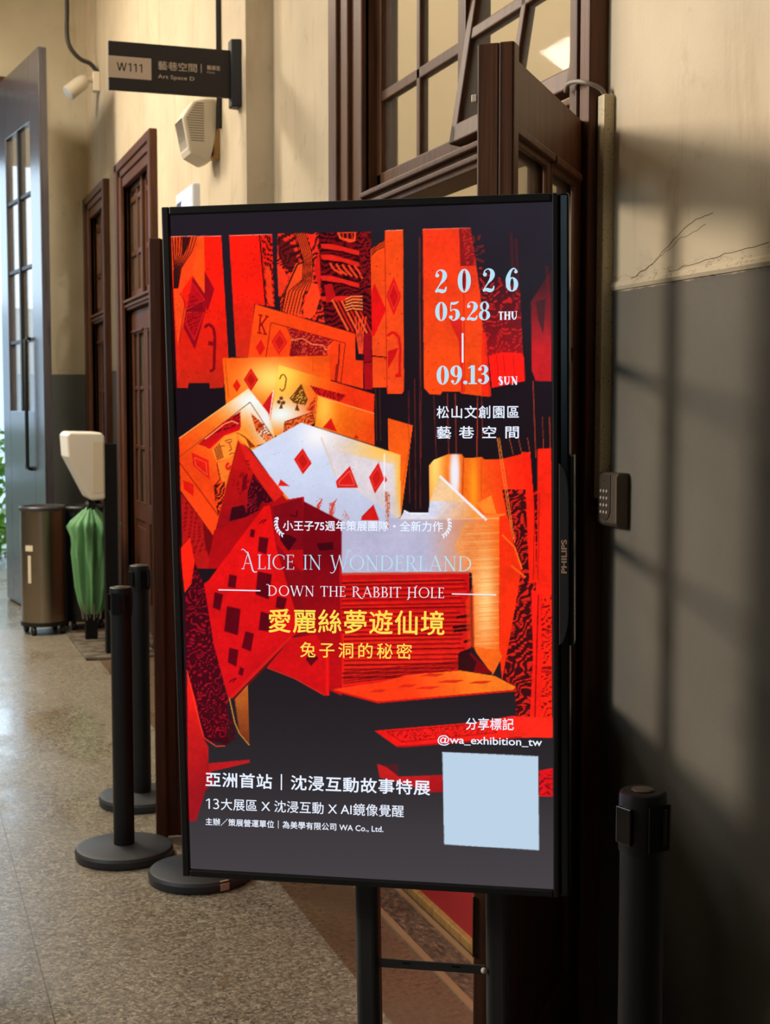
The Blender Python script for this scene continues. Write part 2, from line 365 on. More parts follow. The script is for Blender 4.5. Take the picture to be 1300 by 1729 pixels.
    for k in range(5):
        line(d2((545+k*48, 300+k*5), (575+k*50, 350+k*6), (640+k*40, 385+k*10)), 3.4, (240, 66, 28))
    poly(d2((600, 60), (750, 56), (745, 130), (700, 140), (620, 110)), (245, 72, 30)); poly(d2((620, 66), (735, 62), (730, 115), (635, 100)), (70, 10, 16))
    for k in range(3): line(d2((645+k*35, 62), (650+k*35, 112)), 2, (230, 50, 24))
    for k in range(6):
        x = 560+k*38
        line(d2((x, 580+k*8), (x+60, 700+k*6), (x+130, 830+k*8)), 3.6, (244, 84, 36) if k % 2 == 0 else (210, 30, 22)); line(d2((x+16, 585+k*8), (x+76, 705+k*6), (x+146, 835+k*8)), 1.6, (24, 8, 12))
    for k in range(5): line(d2((665, 585+k*22), (720, 560+k*24), (800, 560+k*26)), 2.6, (246, 120, 60)); line(d2((665, 597+k*22), (720, 572+k*24), (800, 573+k*26)), 1.5, (24, 8, 12))
    for k in range(4): line(d2((745+k*28, 720), (755+k*16, 860), (775+k*8, 1010)), 2.2, (244, 70, 34))
    poly(d2((500, 470), (560, 460), (590, 560), (520, 620)), (190, 18, 22)); poly(d2((810, 860), (865, 840), (870, 1070), (815, 1075)), (150, 10, 26))
    engrave(d2((770, 60), (865, 52), (875, 560), (790, 460)), (150, 20, 22), .6, .6, 8, .2, .9, 16, 9)
    # orange strip with two diamonds
    Fp = d2((865, 190), (975, 120), (975, 48), (1118, 42), (1125, 1300), (1110, 1325), (995, 1325), (990, 1275), (878, 1275))
    poly(Fp, ORG, 1, (240, 70, 24), (640, 400, 640, 640)); specks(Fp, 40, (120, 14, 8), .8, 4, (.6, 1.6))
    line(d2((975, 60), (992, 1320)), 1.2, (170, 24, 14), .8)
    for k in range(4): line(d2((870, 190+k*18), (910, 150+k*16), (972, 130+k*14)), 1.5, (60, 12, 12), .9)
    poly(d2((893, 455), (985, 665), (890, 875), (872, 860), (872, 520)), (226, 18, 18)); dia(*d2((1045, 560))[0], 12.5, 33, (222, 20, 20))
    line(d2((995, 870), (1040, 840), (1085, 880), (1095, 960), (1090, 1170), (1060, 1190)), 4.4, (214, 18, 20))
    poly(d2((1000, 990), (1080, 965), (1060, 1020), (1000, 1130)), (214, 18, 20)); line(d2((1055, 1180), (1105, 1180)), 6, (214, 18, 20))
    line(d2((875, 1028), (990, 1040)), 2.2, (90, 6, 10)); poly(d2((810, 1085), (872, 1080), (878, 1290), (815, 1290)), (170, 12, 20))
    # wide strip under the dates
    G = d3((60, 32), (410, 25), (440, 230), (480, 500), (500, 780), (545, 1255), (490, 1250), (340, 1230), (330, 1215), (205, 1215), (190, 1240), (110, 1235), (70, 1190))
    poly(G, (240, 54, 20), 1, (246, 72, 18), (720, 420, 720, 600)); specks(G, 60, (130, 16, 8), .75, 6, (.6, 1.5))
    poly(d3((325, 28), (410, 25), (440, 230), (445, 300), (335, 300)), (120, 16, 22), .85)
    engrave(d3((345, 30), (410, 30), (470, 400), (420, 420), (370, 250)), (224, 44, 34), .5, 1.2, 8, .1, .7, 17, 8)
    poly(d3((330, 300), (420, 330), (430, 480), (345, 500)), (235, 56, 26), .9)
    poly(d3((255, 700), (345, 690), (360, 1225), (340, 1225), (325, 850)), (216, 30, 26), .9); poly(d3((345, 340), (372, 360), (372, 470), (345, 470)), (120, 10, 18), .9)
    line(d3((360, 500), (365, 1225)), 1., (190, 26, 16), .8)
    # dark figure column right of it, fading into the dark top corner
    Hc = d3((470, 300), (770, 470), (790, 900), (805, 1140), (565, 1190), (540, 960), (500, 780))
    poly(Hc, (52, 16, 24), 1, (150, 16, 24), (800, 470, 810, 600)); engrave(Hc, (222, 30, 26), .4, 1.0, 9, .35, .8, 18, 14)
    engrave(d3((420, 60), (500, 60), (520, 300), (440, 260)), (150, 30, 26), .45, 1.5, 6, .3, .6, 19, 12)
    poly(d3((540, 960), (600, 940), (640, 930), (785, 935), (800, 970), (806, 1140), (565, 1190)), (250, 26, 16))
    for x in (600, 650, 720): line(d3((x, 950), (x+14, 1150)), 1.2, (180, 14, 14), .8)
    poly(d3((490, 780), (520, 790), (560, 1250), (490, 1250)), (248, 40, 18), .9)
    I = d3((850, 560), (1000, 330), (1000, 1142), (885, 1140), (855, 1060))
    poly(I, (70, 24, 30), 1, (200, 26, 32), (890, 480, 890, 590)); poly(d3((885, 560), (960, 540), (940, 800), (905, 700)), (58, 30, 34), .8)
    for x, y0 in ((705, 60), (740, 100), (965, 300)): line(d3((x, y0), (x+25, y0+500)), 5, (120, 24, 28), .35)
    # wires
    for x0, y0, x1, y1, w, a in ((40, 100, 50, 1700, 1.2, .45), (140, 1240, 160, 1700, 1.2, .5), (240, 1230, 250, 1700, 1.6, .6), (298, 1230, 305, 1690, 2.2, .55), (460, 1255, 455, 1700, 1.6, .8), (490, 1255, 497, 1560, 1.4, .6), (865, 1140, 885, 1700, 1.6, .8), (935, 1400, 940, 1650, 1.2, .8), (985, 1400, 990, 1650, 1.6, .8)):
        line(d3((x0, y0), (x1, y1)), w, (200, 60, 30), a)
    for x, y0, y1 in ((690, 660, 850), (700, 640, 860), (708, 400, 860)): line([(x, y0), (x+2, y1)], 1.4, (150, 44, 26), .6)
    for x, y in ((634, 655), (641, 655)): line([(x, y), (x+2, 745)], 1.6, (120, 50, 30), .5)
    # lower hanging strips at right
    Jp = d7((600, 150), (625, 120), (705, 88), (780, 88), (790, 110), (890, 105), (905, 118), (1000, 115), (1155, 75), (1180, 420), (1120, 420), (970, 420), (600, 420))
    poly(Jp, (246, 106, 24), 1, (250, 40, 16), (790, 800, 870, 790)); specks(Jp, 36, (120, 50, 8), .7, 7)
    glow(735, 775, 15, 110, (255, 226, 120), .9, Jp); glow(768, 800, 9, 50, (236, 240, 255), .95, Jp, 2); glow(800, 820, 8, 60, (252, 160, 30), .8, Jp)
    line(d7((790, 100), (782, 330)), 2, (190, 60, 12), .8); line(d7((888, 110), (885, 330)), 1.6, (210, 70, 16), .8)
    # far right curtain
    Kp = d7((1140, 75), (1155, 80), (1180, 420), (1190, 560), (1200, 830), (1150, 1495), (1275, 1560), (1275, 55), (1195, 60), (1185, 130), (1170, 140))
    poly(d7((1000, 280), (1275, 280), (1275, 1560), (1080, 1560), (1070, 1380), (1000, 1330), (1040, 1100), (1080, 800), (1040, 480)), (64, 14, 18))
    engrave(d7((1000, 280), (1200, 280), (1200, 1540), (1080, 1540), (1070, 1380), (1010, 1310), (1060, 900), (1030, 480)), (232, 34, 22), .42, .7, 9, .1, .9, 21, 11)
    poly(d7((1110, 75), (1155, 80), (1180, 420), (1190, 790), (1150, 800), (1130, 300)), (250, 34, 16))
    poly(d7((1195, 60), (1270, 55), (1275, 1560), (1200, 1560), (1185, 850), (1195, 500)), (250, 36, 18))
    poly(d7((1160, 830), (1225, 850), (1235, 960), (1210, 1560), (1150, 1560), (1170, 1200)), (246, 30, 20)); line(d7((1200, 860), (1190, 1180), (1180, 1540)), 2, (110, 8, 10), .8)
    engrave(d7((1215, 880), (1272, 860), (1272, 1560), (1215, 1560)), (96, 8, 14), .5, 1., 8, .35, .8, 22, 10)
    for x in (1180, 1205): line(d7((x, 300), (x-8, 780)), 1.4, (140, 10, 12), .7)
    for q in (d7((975, 0), (1000, 180), (1060, 560)), d7((985, 0), (1015, 200), (1070, 575))): line(q, 1.6, (250, 130, 50), .85)
    for x0, x1 in ((1040, 1062), (1090, 1110), (1140, 1155)): line(d7((x0, 0), (x1, 90)), 1.3, (220, 80, 40), .7)
    # --- cards
    Kc = d2((0, 630), (745, 855), (745, 1060), (805, 1065), (805, 1285), (-80, 1100)); Kc[0] = (431, 514); Kc[-1] = (419, 606)
    poly(Kc, (248, 70, 18), 1, (242, 58, 18), (440, 540, 600, 620)); specks(Kc, 20, (150, 30, 8), .7, 8)
    q = d2((82, 765), (665, 928), (630, 1240), (40, 1060)); line(q+q[:1], 1.2, (120, 14, 12))
    poly(d2((205, 800), (575, 905), (520, 960), (525, 1025), (225, 1030), (245, 900)), (150, 16, 22))
    engrave(d2((205, 800), (575, 905), (520, 1020), (225, 1030), (245, 900)), (246, 100, 56), .7, 1.2, 9, .4, .8, 23, 7)
    engrave(d2((245, 900), (330, 900), (320, 1025), (230, 1025)), (60, 6, 14), 1.6, .3, 4, .1, .8, 24, 12)
    line(d2((240, 905), (330, 890), (400, 935), (490, 945), (520, 985)), 2, (250, 120, 70))
    dia(*d2((148, 920))[0], 13.5, 21.5, (222, 26, 18), .05); dia(*d1((893, 1195))[0], 8, 14, (216, 24, 18), .05, False)
    line(d2((620, 930), (612, 1100)), 2.2, (120, 16, 14)); line(d2((605, 1090), (590, 1230)), 5, (130, 18, 16), .8)
    K = lambda *p: line(d1(*p), 2.6, (150, 12, 14))
    K((895, 880), (880, 1050)); K((962, 890), (890, 985)); K((905, 965), (940, 1060)); K((870, 875), (915, 885)); K((940, 885), (972, 895)); K((862, 1050), (905, 1055)); K((920, 1060), (958, 1066))
    Qc = d4((22, 92), (690, 80), (700, 240), (560, 300), (300, 500), (45, 400))
    poly(Qc, (245, 78, 16), 1, (248, 104, 18), (440, 600, 420, 680)); glow(458, 640, 46, 34, (255, 224, 110), .95, Qc)
    line(d4((38, 100), (60, 340)), 1.2, (190, 50, 10), .8); line(d4((585, 85), (590, 180)), 1, (200, 60, 14), .6)
    dia(*d4((200, 228))[0], 12.3, 19.5, (222, 26, 14)); dia(*d4((111, 266))[0], 6.8, 10.8, (222, 26, 14), 0, False)
    Jc = d4((375, 135), (975, 320), (970, 440), (620, 335), (600, 500), (400, 600), (310, 560))
    poly(Jc, (252, 140, 20), 1, (238, 50, 16), (480, 625, 590, 655)); glow(475, 635, 40, 40, (255, 222, 90), .9, Jc); glow(475, 700, 40, 24, (238, 244, 240), 1., Jc)
    poly(d4((570, 265), (800, 325), (760, 365), (610, 320)), (196, 20, 20)); engrave(d4((570, 265), (800, 325), (760, 365), (610, 320)), (90, 6, 14), .8, .3, 6, .1, .8, 25, 6)
    line(d4((840, 350), (870, 395)), 3, (210, 40, 16), .5)
    # J index, club, spade
    jl = lambda *p: line(d4(*p), 2.1, (150, 60, 16))
    jl((380, 225), (392, 198), (410, 198), (422, 222), (412, 285), (395, 300), (380, 285)); 
    for x, y, r in ((390, 345, 12), (375, 368, 12), (404, 372, 12)):
        poly([(d4((x, y))[0][0]+r/3.7*math.cos(t/10*2*PI), d4((x, y))[0][1]+r/3.7*math.sin(t/10*2*PI)) for t in range(10)], (104, 56, 16), spk=0)
    poly(d4((392, 365), (400, 410), (376, 410)), (104, 56, 16), spk=0)
    sp = d4((515, 258), (535, 310), (553, 352), (540, 385), (512, 380), (470, 372), (445, 345), (480, 305))
    poly(sp, (110, 56, 16)); engrave(sp, (250, 190, 80), .9, .8, 8, .3, .9, 26, 6); poly(d4((490, 375), (505, 425), (475, 420)), (110, 50, 14)); line(sp+sp[:1], 1.3, (96, 40, 12))
    poly(d4((340, 295), (330, 400), (315, 480), (262, 405)), (214, 24, 28)); line(d4((340, 295), (315, 480)), 1.4, (250, 240, 240))
    poly(d4((605, 335), (600, 440), (545, 415)), (236, 80, 26)); engrave(d4((605, 335), (600, 440), (545, 415)), (120, 20, 12), .8, .9, 5, .1, .8, 27, 7)
    cap = d4((412, 492), (585, 432), (600, 500), (505, 560), (402, 600)); poly(cap, (240, 104, 40)); engrave(cap, (120, 24, 14), .75, .9, 8, .1, .9, 28, 7); line(cap+cap[:1], 1.2, (120, 30, 12))
    # plain orange card, slim card behind
    poly(d4((1060, 470), (1215, 515), (1140, 1090), (1060, 650)), (242, 84, 18), 1, (250, 108, 20), (680, 720, 690, 850)); line(d4((1185, 510), (1195, 640), (1150, 900)), 1.4, (200, 60, 14), .8)
    Oc = d4((620, 332), (972, 440), (975, 640), (600, 520)); poly(Oc, (250, 126, 18), 1, (242, 66, 18), (545, 690, 640, 720)); glow(548, 690, 16, 40, (255, 210, 90), .7, Oc); line(d4((620, 332), (972, 440)), 1.2, (255, 190, 110), .8)
    poly(d4((702, 468), (740, 555), (650, 530)), (214, 26, 18)); poly(d4((860, 575), (880, 600), (845, 592)), (190, 30, 14)); line(d4((975, 330), (980, 640)), 1, (60, 12, 10), .8); specks(Oc, 14, (150, 60, 10), .7, 9)
    # king card at left
    Lc = d5((38, 520), (650, 85), (820, 300), (890, 545), (680, 630), (560, 530), (345, 1385), (50, 980))
    poly(Lc, (244, 66, 18), 1, (252, 150, 34), (320, 780, 420, 690)); glow(425, 677, 46, 30, (242, 246, 240), 1., Lc); glow(448, 710, 20, 40, (236, 244, 250), .9, Lc)
    line(d5((38, 522), (645, 88)), 1.4, (255, 210, 120), .8)
    line(d5((45, 685), (662, 205), (888, 550)), 1.3, (150, 60, 20)); line(d5((42, 735), (385, 1200)), 1.3, (120, 14, 12))
    hat = d5((205, 575), (420, 385), (575, 290), (580, 420), (570, 450), (420, 490), (300, 615), (270, 595)); poly(hat, (196, 18, 22))
    engrave(d5((205, 575), (420, 385), (575, 290), (575, 400), (320, 500)), (80, 8, 20), .7, 1.2, 7, .1, .8, 29, 7)
    line(d5((265, 530), (350, 465), (430, 400), (500, 370), (560, 395)), 2, (255, 150, 90)); poly(d5((290, 590), (420, 480), (575, 415), (570, 450), (430, 500), (310, 615)), (216, 14, 22))
    poly(d5((330, 620), (440, 500), (540, 480), (550, 540), (520, 660), (480, 700), (370, 725)), (250, 140, 46))
    for k in range(6): line(d5((345+k*9, 610-k*9), (362+k*10, 665-k*6), (378+k*10, 718-k*5)), 1.2, (120, 20, 12))
    for q in (((440, 545), (470, 535), (500, 530)), ((395, 600), (425, 585), (440, 590)), ((480, 560), (500, 620), (475, 635)), ((480, 665), (505, 650), (525, 655)), ((455, 555), (475, 562), (505, 545))): line(d5(*q), 1.3, (130, 26, 12))
    poly(d5((550, 455), (630, 480), (720, 580), (680, 628), (640, 590), (570, 530)), (252, 150, 46))
    for k in range(7): line(d5((545+k*8, 470+k*4), (620+k*8, 510+k*8), (665+k*7, 610-k*2)), 1.1, (140, 40, 12))
    poly(d5((670, 300), (760, 380), (790, 430), (720, 470), (690, 380)), (240, 100, 40)); engrave(d5((670, 300), (790, 400), (880, 545), (800, 550), (720, 470)), (130, 24, 14), .8, .9, 6, .1, .9, 30, 7)
    line(d5((720, 590), (880, 545)), 2, (140, 50, 16)); poly(d5((770, 470), (850, 510), (885, 550), (800, 560)), (244, 120, 50), .7)
    dq = d5((148, 645), (298, 715), (308, 885), (165, 765)); poly(dq, (226, 28, 18)); q = d5((175, 690), (275, 735), (285, 845), (185, 760)); line(q+q[:1], 1.2, (250, 90, 50))
    poly(d5((75, 890), (165, 925), (165, 1030), (80, 970)), (222, 24, 16))
    poly(d5((375, 740), (510, 690), (445, 940), (395, 860)), (250, 120, 36)); line(d5((475, 735), (450, 770), (470, 800), (495, 760)), 4, (220, 30, 20)); line(d5((370, 740), (400, 880), (340, 950)), 1.6, (110, 12, 12))
    engrave(d5((340, 940), (440, 900), (440, 1000), (385, 1200), (360, 1100)), (50, 8, 12), .6, .5, 8, -.2, .9, 31, 8)
    # white glowing card, bottom faces
    Wc = d4((515, 497), (1135, 700), (1140, 1090), (1110, 1100), (1110, 1300), (540, 1300), (540, 1060), (430, 985), (205, 672))
    poly(Wc, (206, 214, 238), 1, (176, 178, 204), (600, 780, 600, 950), spk=.03)
    poly(d4((625, 530), (1135, 700), (1130, 1100), (900, 950), (720, 820)), (232, 206, 196), .55); glow(655, 760, 60, 26, (253, 190, 80), .95, d4((625, 530), (1135, 700), (1140, 1090), (1105, 1100), (1095, 760), (740, 680))); glow(535, 735, 30, 26, (255, 248, 246), .8, Wc)
    glow(676, 810, 8, 70, (252, 178, 50), .9, Wc); line(d4((640, 590), (730, 830)), 2.2, (222, 190, 160), .8)
    specks(Wc, 60, (150, 90, 60), .8, 10, (.4, 1.1))
    dia(*d4((525, 740))[0], 15, 22, (214, 26, 22), .0, True, 1, .22); poly(d4((385, 852), (445, 897), (370, 893)), (214, 30, 24)); poly(d4((820, 770), (872, 905), (740, 905), (732, 865)), (212, 28, 24)); q = d4((818, 800), (850, 890), (755, 890), (750, 870)); line(q+q[:1], 1.2, (246, 120, 100), .8)
    dia(*d4((988, 845))[0], 13, 26.5, (212, 28, 24), .12); line(d4((1037, 690), (1037, 920)), 2, (244, 240, 246)); poly(d4((1040, 830), (1056, 858), (1042, 875)), (200, 40, 30))
    poly(d4((968, 1010), (1005, 1110), (890, 1110), (895, 1085)), (212, 28, 24)); poly(d4((930, 1160), (990, 1160), (950, 1225)), (212, 28, 24)); poly(d4((960, 1290), (985, 1340), (930, 1330)), (180, 40, 34))
    for x0, x1, y1 in ((620, 600, 1130), (710, 690, 1110)):
        for k in range(6): line(d4((x0+30-k*6, 975+k*6), (x0+8-k*5, 1000+k*14), (x1+18-k*3, y1)), 1.2, (206, 60, 36), .8)
    engrave(d4((610, 975), (650, 970), (630, 1120), (595, 1120)), (206, 50, 30), 1, .4, 8, .1, .8, 32, 5); engrave(d4((690, 1000), (740, 990), (715, 1100), (690, 1110)), (206, 50, 30), 1, .4, 8, .1, .8, 33, 5); engrave(d4((780, 1035), (825, 1100), (770, 1115)), (206, 60, 40), .9, .4, 8, .1, .8, 34, 5)
    line(d4((1052, 935), (1056, 1000), (1060, 1180), (1075, 1300)), 3.4, (206, 120, 70), .8); engrave(d4((1040, 930), (1070, 930), (1080, 1300), (1050, 1300)), (170, 40, 26), .9, .2, 9, .1, .8, 35, 4)
    poly(d7((120, 510), (160, 560), (170, 620), (140, 640), (115, 640)), (210, 160, 110), .8); engrave(d7((120, 510), (160, 560), (170, 620), (140, 640), (115, 640)), (170, 40, 26), .9, .9, 8, .1, .9, 36, 6)
    # pale block with a gable, at right of the white card
    poly(d7((375, 440), (1020, 415), (1020, 450), (985, 460), (985, 800), (820, 735), (115, 740), (115, 470), (380, 500)), (180, 178, 204), 1, (250, 120, 36), (720, 900, 830, 900), spk=.05)
    poly(d7((440, 445), (465, 395), (480, 410), (595, 410), (605, 345), (660, 208), (905, 445)), (214, 214, 234), 1, (250, 150, 60), (740, 850, 800, 880))
    poly(d7((605, 345), (660, 208), (780, 330), (790, 350)), (250, 196, 130), .8); line(d7((658, 208), (915, 450)), 4, (240, 236, 244)); line(d7((462, 398), (490, 412), (595, 412)), 2.4, (240, 240, 250))
    poly(d7((860, 360), (940, 315), (970, 415), (905, 415)), (248, 130, 40)); line(d7((440, 448), (1020, 440)), 1.6, (230, 190, 170), .7)
    W2 = d7((790, 470), (985, 455), (985, 1165), (845, 1145), (835, 740), (740, 600))
    poly(W2, (236, 170, 110), 1, (246, 96, 22), (760, 900, 842, 910)); glow(820, 1010, 18, 90, (255, 216, 140), .85, W2)
    r = np.random.default_rng(37)
    for k in range(44):
        y = 475+k*15.5+r.uniform(-4, 4); xa = max(845 if y > 760 else 770, 0)+r.uniform(0, 40); line(d7((xa, y+8), (985, y)), r.uniform(.5, 1.6), (214, 96, 30) if k % 3 else (255, 214, 150), .4)
    poly(d7((985, 430), (1030, 420), (1070, 600), (1110, 700), (1060, 1000), (1000, 1330), (985, 1165)), (248, 48, 16)); line(d7((1000, 530), (1070, 600), (1110, 720)), 2.4, (252, 110, 30)); line(d7((1050, 700), (1130, 765)), 3, (250, 90, 24))
    poly(d7((845, 1145), (985, 1165), (1000, 1200), (950, 1300), (860, 1180)), (246, 100, 26)); poly(d7((820, 1170), (950, 1290), (850, 1290)), (120, 10, 16))
    # block of stacked cards, fronted in red
    Bk = d7((115, 740), (820, 735), (830, 1150), (760, 1180), (760, 1280), (60, 1390), (130, 1250))
    poly(Bk, (196, 16, 18), 1, (226, 30, 22), (600, 1000, 600, 1120)); line(d7((115, 745), (820, 738)), 4, (200, 84, 60), .8)
    r = np.random.default_rng(77)
    for k in range(22):
        y = 775+k*25+r.uniform(-5, 5); x1 = 830-r.uniform(0, 60)-(k > 12)*30; sk = -10+k*.3
        poly(d7((120, y+14), (x1, y+sk+8), (x1, y+sk+16), (120, y+23)), (120, 10, 14) if k % 3 else (84, 8, 12), .75)
        poly(d7((120, y+3), (x1-20, y+sk-2), (x1-20, y+sk+4), (120, y+9)), (244, 46, 24), .55)
    for y, x in ((965, 750), (1020, 730), (1040, 735), (1100, 790), (1160, 770)): poly(d7((x, y+12), (825, y), (825, y+16), (x, y+26)), (46, 12, 16))
    poly(d7((760, 1180), (800, 1160), (860, 1230), (840, 1290), (760, 1280)), (52, 14, 18)); poly(d7((800, 900), (845, 800), (850, 1150), (810, 1140)), (230, 60, 20), .6)
    poly(d7((110, 1070), (132, 1070), (132, 1275), (110, 1285)), (236, 26, 18))
    for k in range(6): line(d7((130, 1285+k*12), (760, 1225+k*10)), 1.8, (110, 10, 14), .8)
    # tilted wreck of cards, lower left
    poly(d5((55, 1000), (345, 1390), (300, 1664), (70, 1664)), (176, 20, 20)); engrave(d5((60, 1020), (200, 1180), (280, 1500), (90, 1600)), (110, 8, 16), .45, .25, 6, .2, .6, 38, 20); poly(d5((245, 1260), (345, 1390), (300, 1560), (270, 1480)), (112, 10, 16))
    poly(d6((20, 330), (80, 260), (110, 420), (90, 560), (45, 620), (30, 480)), (248, 34, 18)); poly(d6((110, 420), (170, 560), (200, 700), (220, 900), (320, 1300), (330, 1600), (60, 1560), (45, 640), (90, 570)), (66, 8, 20))
    engrave(d6((50, 640), (110, 450), (170, 560), (220, 900), (330, 1320), (380, 1560), (200, 1560), (60, 1200)), (176, 16, 34), .38, .9, 10, .35, .8, 39, 10)
    Tri = d5((565, 530), (900, 950), (1000, 1070), (860, 1140), (410, 1300), (330, 1500), (380, 1240), (470, 900)); poly(Tri, (200, 20, 18), 1, (150, 12, 20), (400, 760, 380, 900))
    line(d5((560, 530), (1000, 1065)), 3.6, (250, 120, 36)); poly(d5((570, 560), (640, 600), (960, 1010), (870, 1080), (690, 820), (620, 700)), (214, 30, 22))
    poly(d5((690, 830), (870, 1080), (640, 1210), (480, 1250), (500, 1130), (640, 1100), (640, 1000)), (58, 8, 20)); engrave(d5((690, 830), (870, 1080), (640, 1210), (600, 1090)), (170, 16, 30), .5, .9, 8, .4, .8, 40, 9)
    poly(d5((600, 860), (640, 830), (630, 960), (585, 1000)), (110, 8, 20)); engrave(d5((500, 900), (640, 660), (690, 900), (560, 1060)), (120, 8, 18), .35, .4, 6, .5, .6, 41, 14)
    T2 = d5((345, 1330), (700, 1180), (830, 1085), (1130, 1035), (1140, 1500), (1300, 1700), (290, 1664)); poly(T2, (168, 12, 18), 1, (190, 14, 20), (380, 880, 480, 960))
    poly(d5((865, 1120), (1130, 1038), (1130, 1500), (1000, 1500), (930, 1380), (880, 1290)), (128, 10, 22)); line(d5((1128, 1038), (1135, 1250)), 3, (190, 20, 24)); poly(d5((1135, 1190), (1235, 1185), (1240, 1440), (1140, 1440)), (214, 16, 20))
    poly(d6((545, 30), (560, 30), (620, 60), (640, 300), (800, 480), (910, 520), (1060, 600), (1060, 900), (880, 900), (560, 900), (350, 600)), (150, 10, 20), .9)
    poly([(512, 846), (577, 880), (577, 1175), (545, 1160), (512, 1040)], (118, 8, 20), 1, (190, 14, 20), (540, 940, 550, 1120)); line([(574, 935), (577, 1100)], 3, (206, 20, 22), .8)
    for q in (d5((920, 1340), (1050, 1400), (1000, 1500), (930, 1420)), d6((715, 240), (775, 270), (720, 350), (680, 300)), d6((900, 300), (1010, 290), (1010, 340), (920, 345))): poly(q, (66, 6, 18))
    line(d5((1010, 1195), (1070, 1210), (1075, 1150)), 2, (70, 6, 16))
    Fc = d6((200, 540), (560, 60), (600, 50), (640, 330), (800, 860), (740, 910), (370, 1290), (330, 1310), (235, 960), (170, 560)); poly(Fc, (232, 18, 18), 1, (206, 16, 22), (430, 900, 400, 1120))
    for q in ((335, 500, 385, 510, 375, 590, 325, 580), (240, 615, 295, 630, 275, 735, 228, 715), (320, 705, 408, 725, 390, 895, 302, 868), (440, 868, 495, 885, 475, 1000, 415, 975), (335, 975, 395, 990, 380, 1098, 325, 1070), (405, 1100, 432, 1112, 420, 1158, 393, 1148), (530, 255, 590, 265, 575, 370, 520, 350), (475, 205, 502, 212, 495, 262, 468, 255), (520, 480, 612, 500, 590, 662, 505, 630), (645, 640, 710, 655, 690, 730, 635, 715), (540, 740, 610, 760, 600, 872, 525, 860)):
        q = d6(*[(q[i], q[i+1]) for i in (0, 2, 4, 6)]); poly(q, (92, 6, 20)); line(q+q[:1], .9, (150, 10, 22), .7)
    for x, y in ((550, 150), (355, 1180)): line(d6((x-20, y+20), (x, y), (x+25, y-5), (x, y+18)), 1.8, (100, 6, 16))
    line(d6((735, 905), (345, 1300)), 5, (214, 30, 26), .8); line(d6((745, 915), (365, 1310)), 2, (120, 10, 14))
    poly(d6((740, 910), (900, 890), (985, 1050), (985, 1285), (960, 1285), (760, 1170), (580, 1100)), (206, 16, 20)); line(d6((970, 1010), (970, 1285)), 5, (236, 22, 20)); poly(d6((860, 1010), (915, 1040), (865, 1095), (830, 1050)), (96, 8, 18)); line(d6((580, 1105), (760, 1175), (955, 1285)), 1.6, (236, 40, 30))
    poly(d6((370, 1310), (455, 1215), (465, 1600), (400, 1520)), (190, 96, 34), 1, (120, 52, 26), (410, 1160, 410, 1250)); line(d6((335, 1300), (370, 1460), (400, 1530), (465, 1608)), 1.6, (222, 140, 50))
    poly(d6((60, 1120), (120, 1330), (165, 1560), (200, 1620), (200, 1729), (240, 1850), (180, 1900), (120, 2100), (70, 2100)), (236, 30, 26), 1, (150, 20, 28), (320, 1180, 330, 1340)); line(d6((60, 1120), (110, 1340), (170, 1560), (250, 1615), (310, 1612)), 1.6, (240, 60, 40))
    poly(d6((200, 1725), (465, 1702), (468, 1720), (300, 1760), (205, 1780)), (190, 26, 30)); poly(d6((330, 1320), (380, 1560), (310, 1612), (200, 1560), (330, 1560)), (60, 10, 20), .7)
    # card lying in front, cards at lower right
    Fr = d7((70, 1378), (330, 1340), (480, 1300), (770, 1275), (960, 1305), (1075, 1365), (1060, 1385), (320, 1452), (270, 1440)); poly(Fr, (250, 58, 20), 1, (252, 120, 30), (700, 1180, 790, 1135)); line(d7((75, 1385), (320, 1450), (1070, 1385)), 3, (206, 24, 18))
    for x, y, w in ((320, 1388, 50), (480, 1360, 55), (590, 1370, 70), (720, 1335, 80), (880, 1340, 70), (620, 1300, 70)): poly(d7((x-w, y+6), (x-w*.3, y-8), (x+w, y-8), (x+w*.3, y+8)), (214, 36, 18), .9)
    R1 = c6((110, 390), (700, 340), (900, 305), (1140, 315), (1140, 430), (960, 430), (300, 483), (240, 483)); poly(R1, (232, 24, 22), 1, (246, 40, 26), (650, 1240, 900, 1240)); q = c6((180, 395), (700, 350), (820, 400), (270, 455)); line(q+q[:1], 1.4, (170, 14, 18)); engrave(q, (130, 10, 18), .5, .5, 9, .3, .7, 42, 9); line(c6((240, 480), (300, 480), (960, 428)), 3, (170, 16, 20), .8)
    poly(c6((125, 580), (180, 600), (250, 655), (500, 645), (500, 740), (430, 745), (260, 690), (140, 660)), (214, 26, 26), .85); poly(c6((1060, 620), (1140, 605), (1140, 770), (1060, 770)), (216, 20, 26)); engrave(c6((1060, 640), (1140, 625), (1140, 760), (1060, 760)), (110, 10, 18), .5, 1.4, 8, .2, .8, 43, 8)
    poly(c6((430, 650), (505, 645), (508, 745), (430, 745)), (170, 20, 26), .7); poly(c6((160, 585), (245, 582), (250, 655)), (90, 24, 30), .7)
    # plain pale panel at the foot
    poly(c6((502, 513), (1056, 537), (1061, 1080), (513, 1046)), (184, 206, 226), spk=0)
    # thin edge where the picture starts
    line(d1((22, 115), (512, 108)), 1.3, (255, 130, 110), .9); line(d1((588, 103), (1008, 95)), 1.3, (255, 130, 110), .9); line(d2((975, 48), (1118, 42)), 1.3, (255, 150, 120), .9); line(d3((60, 32), (410, 25)), 1.3, (255, 120, 100), .8)
    return np.clip(im, 0, 1)
# ---------------- room shell ----------------
bm = new(); box(bm, -2.2, 4.6, -4, 16, -.1, 0); struct('floor', bm, M['floor'])
bm = new(); box(bm, -2.2, 1.73, -4, 12.9, 5.0, 5.2); struct('ceiling', bm, M['ceiling'])
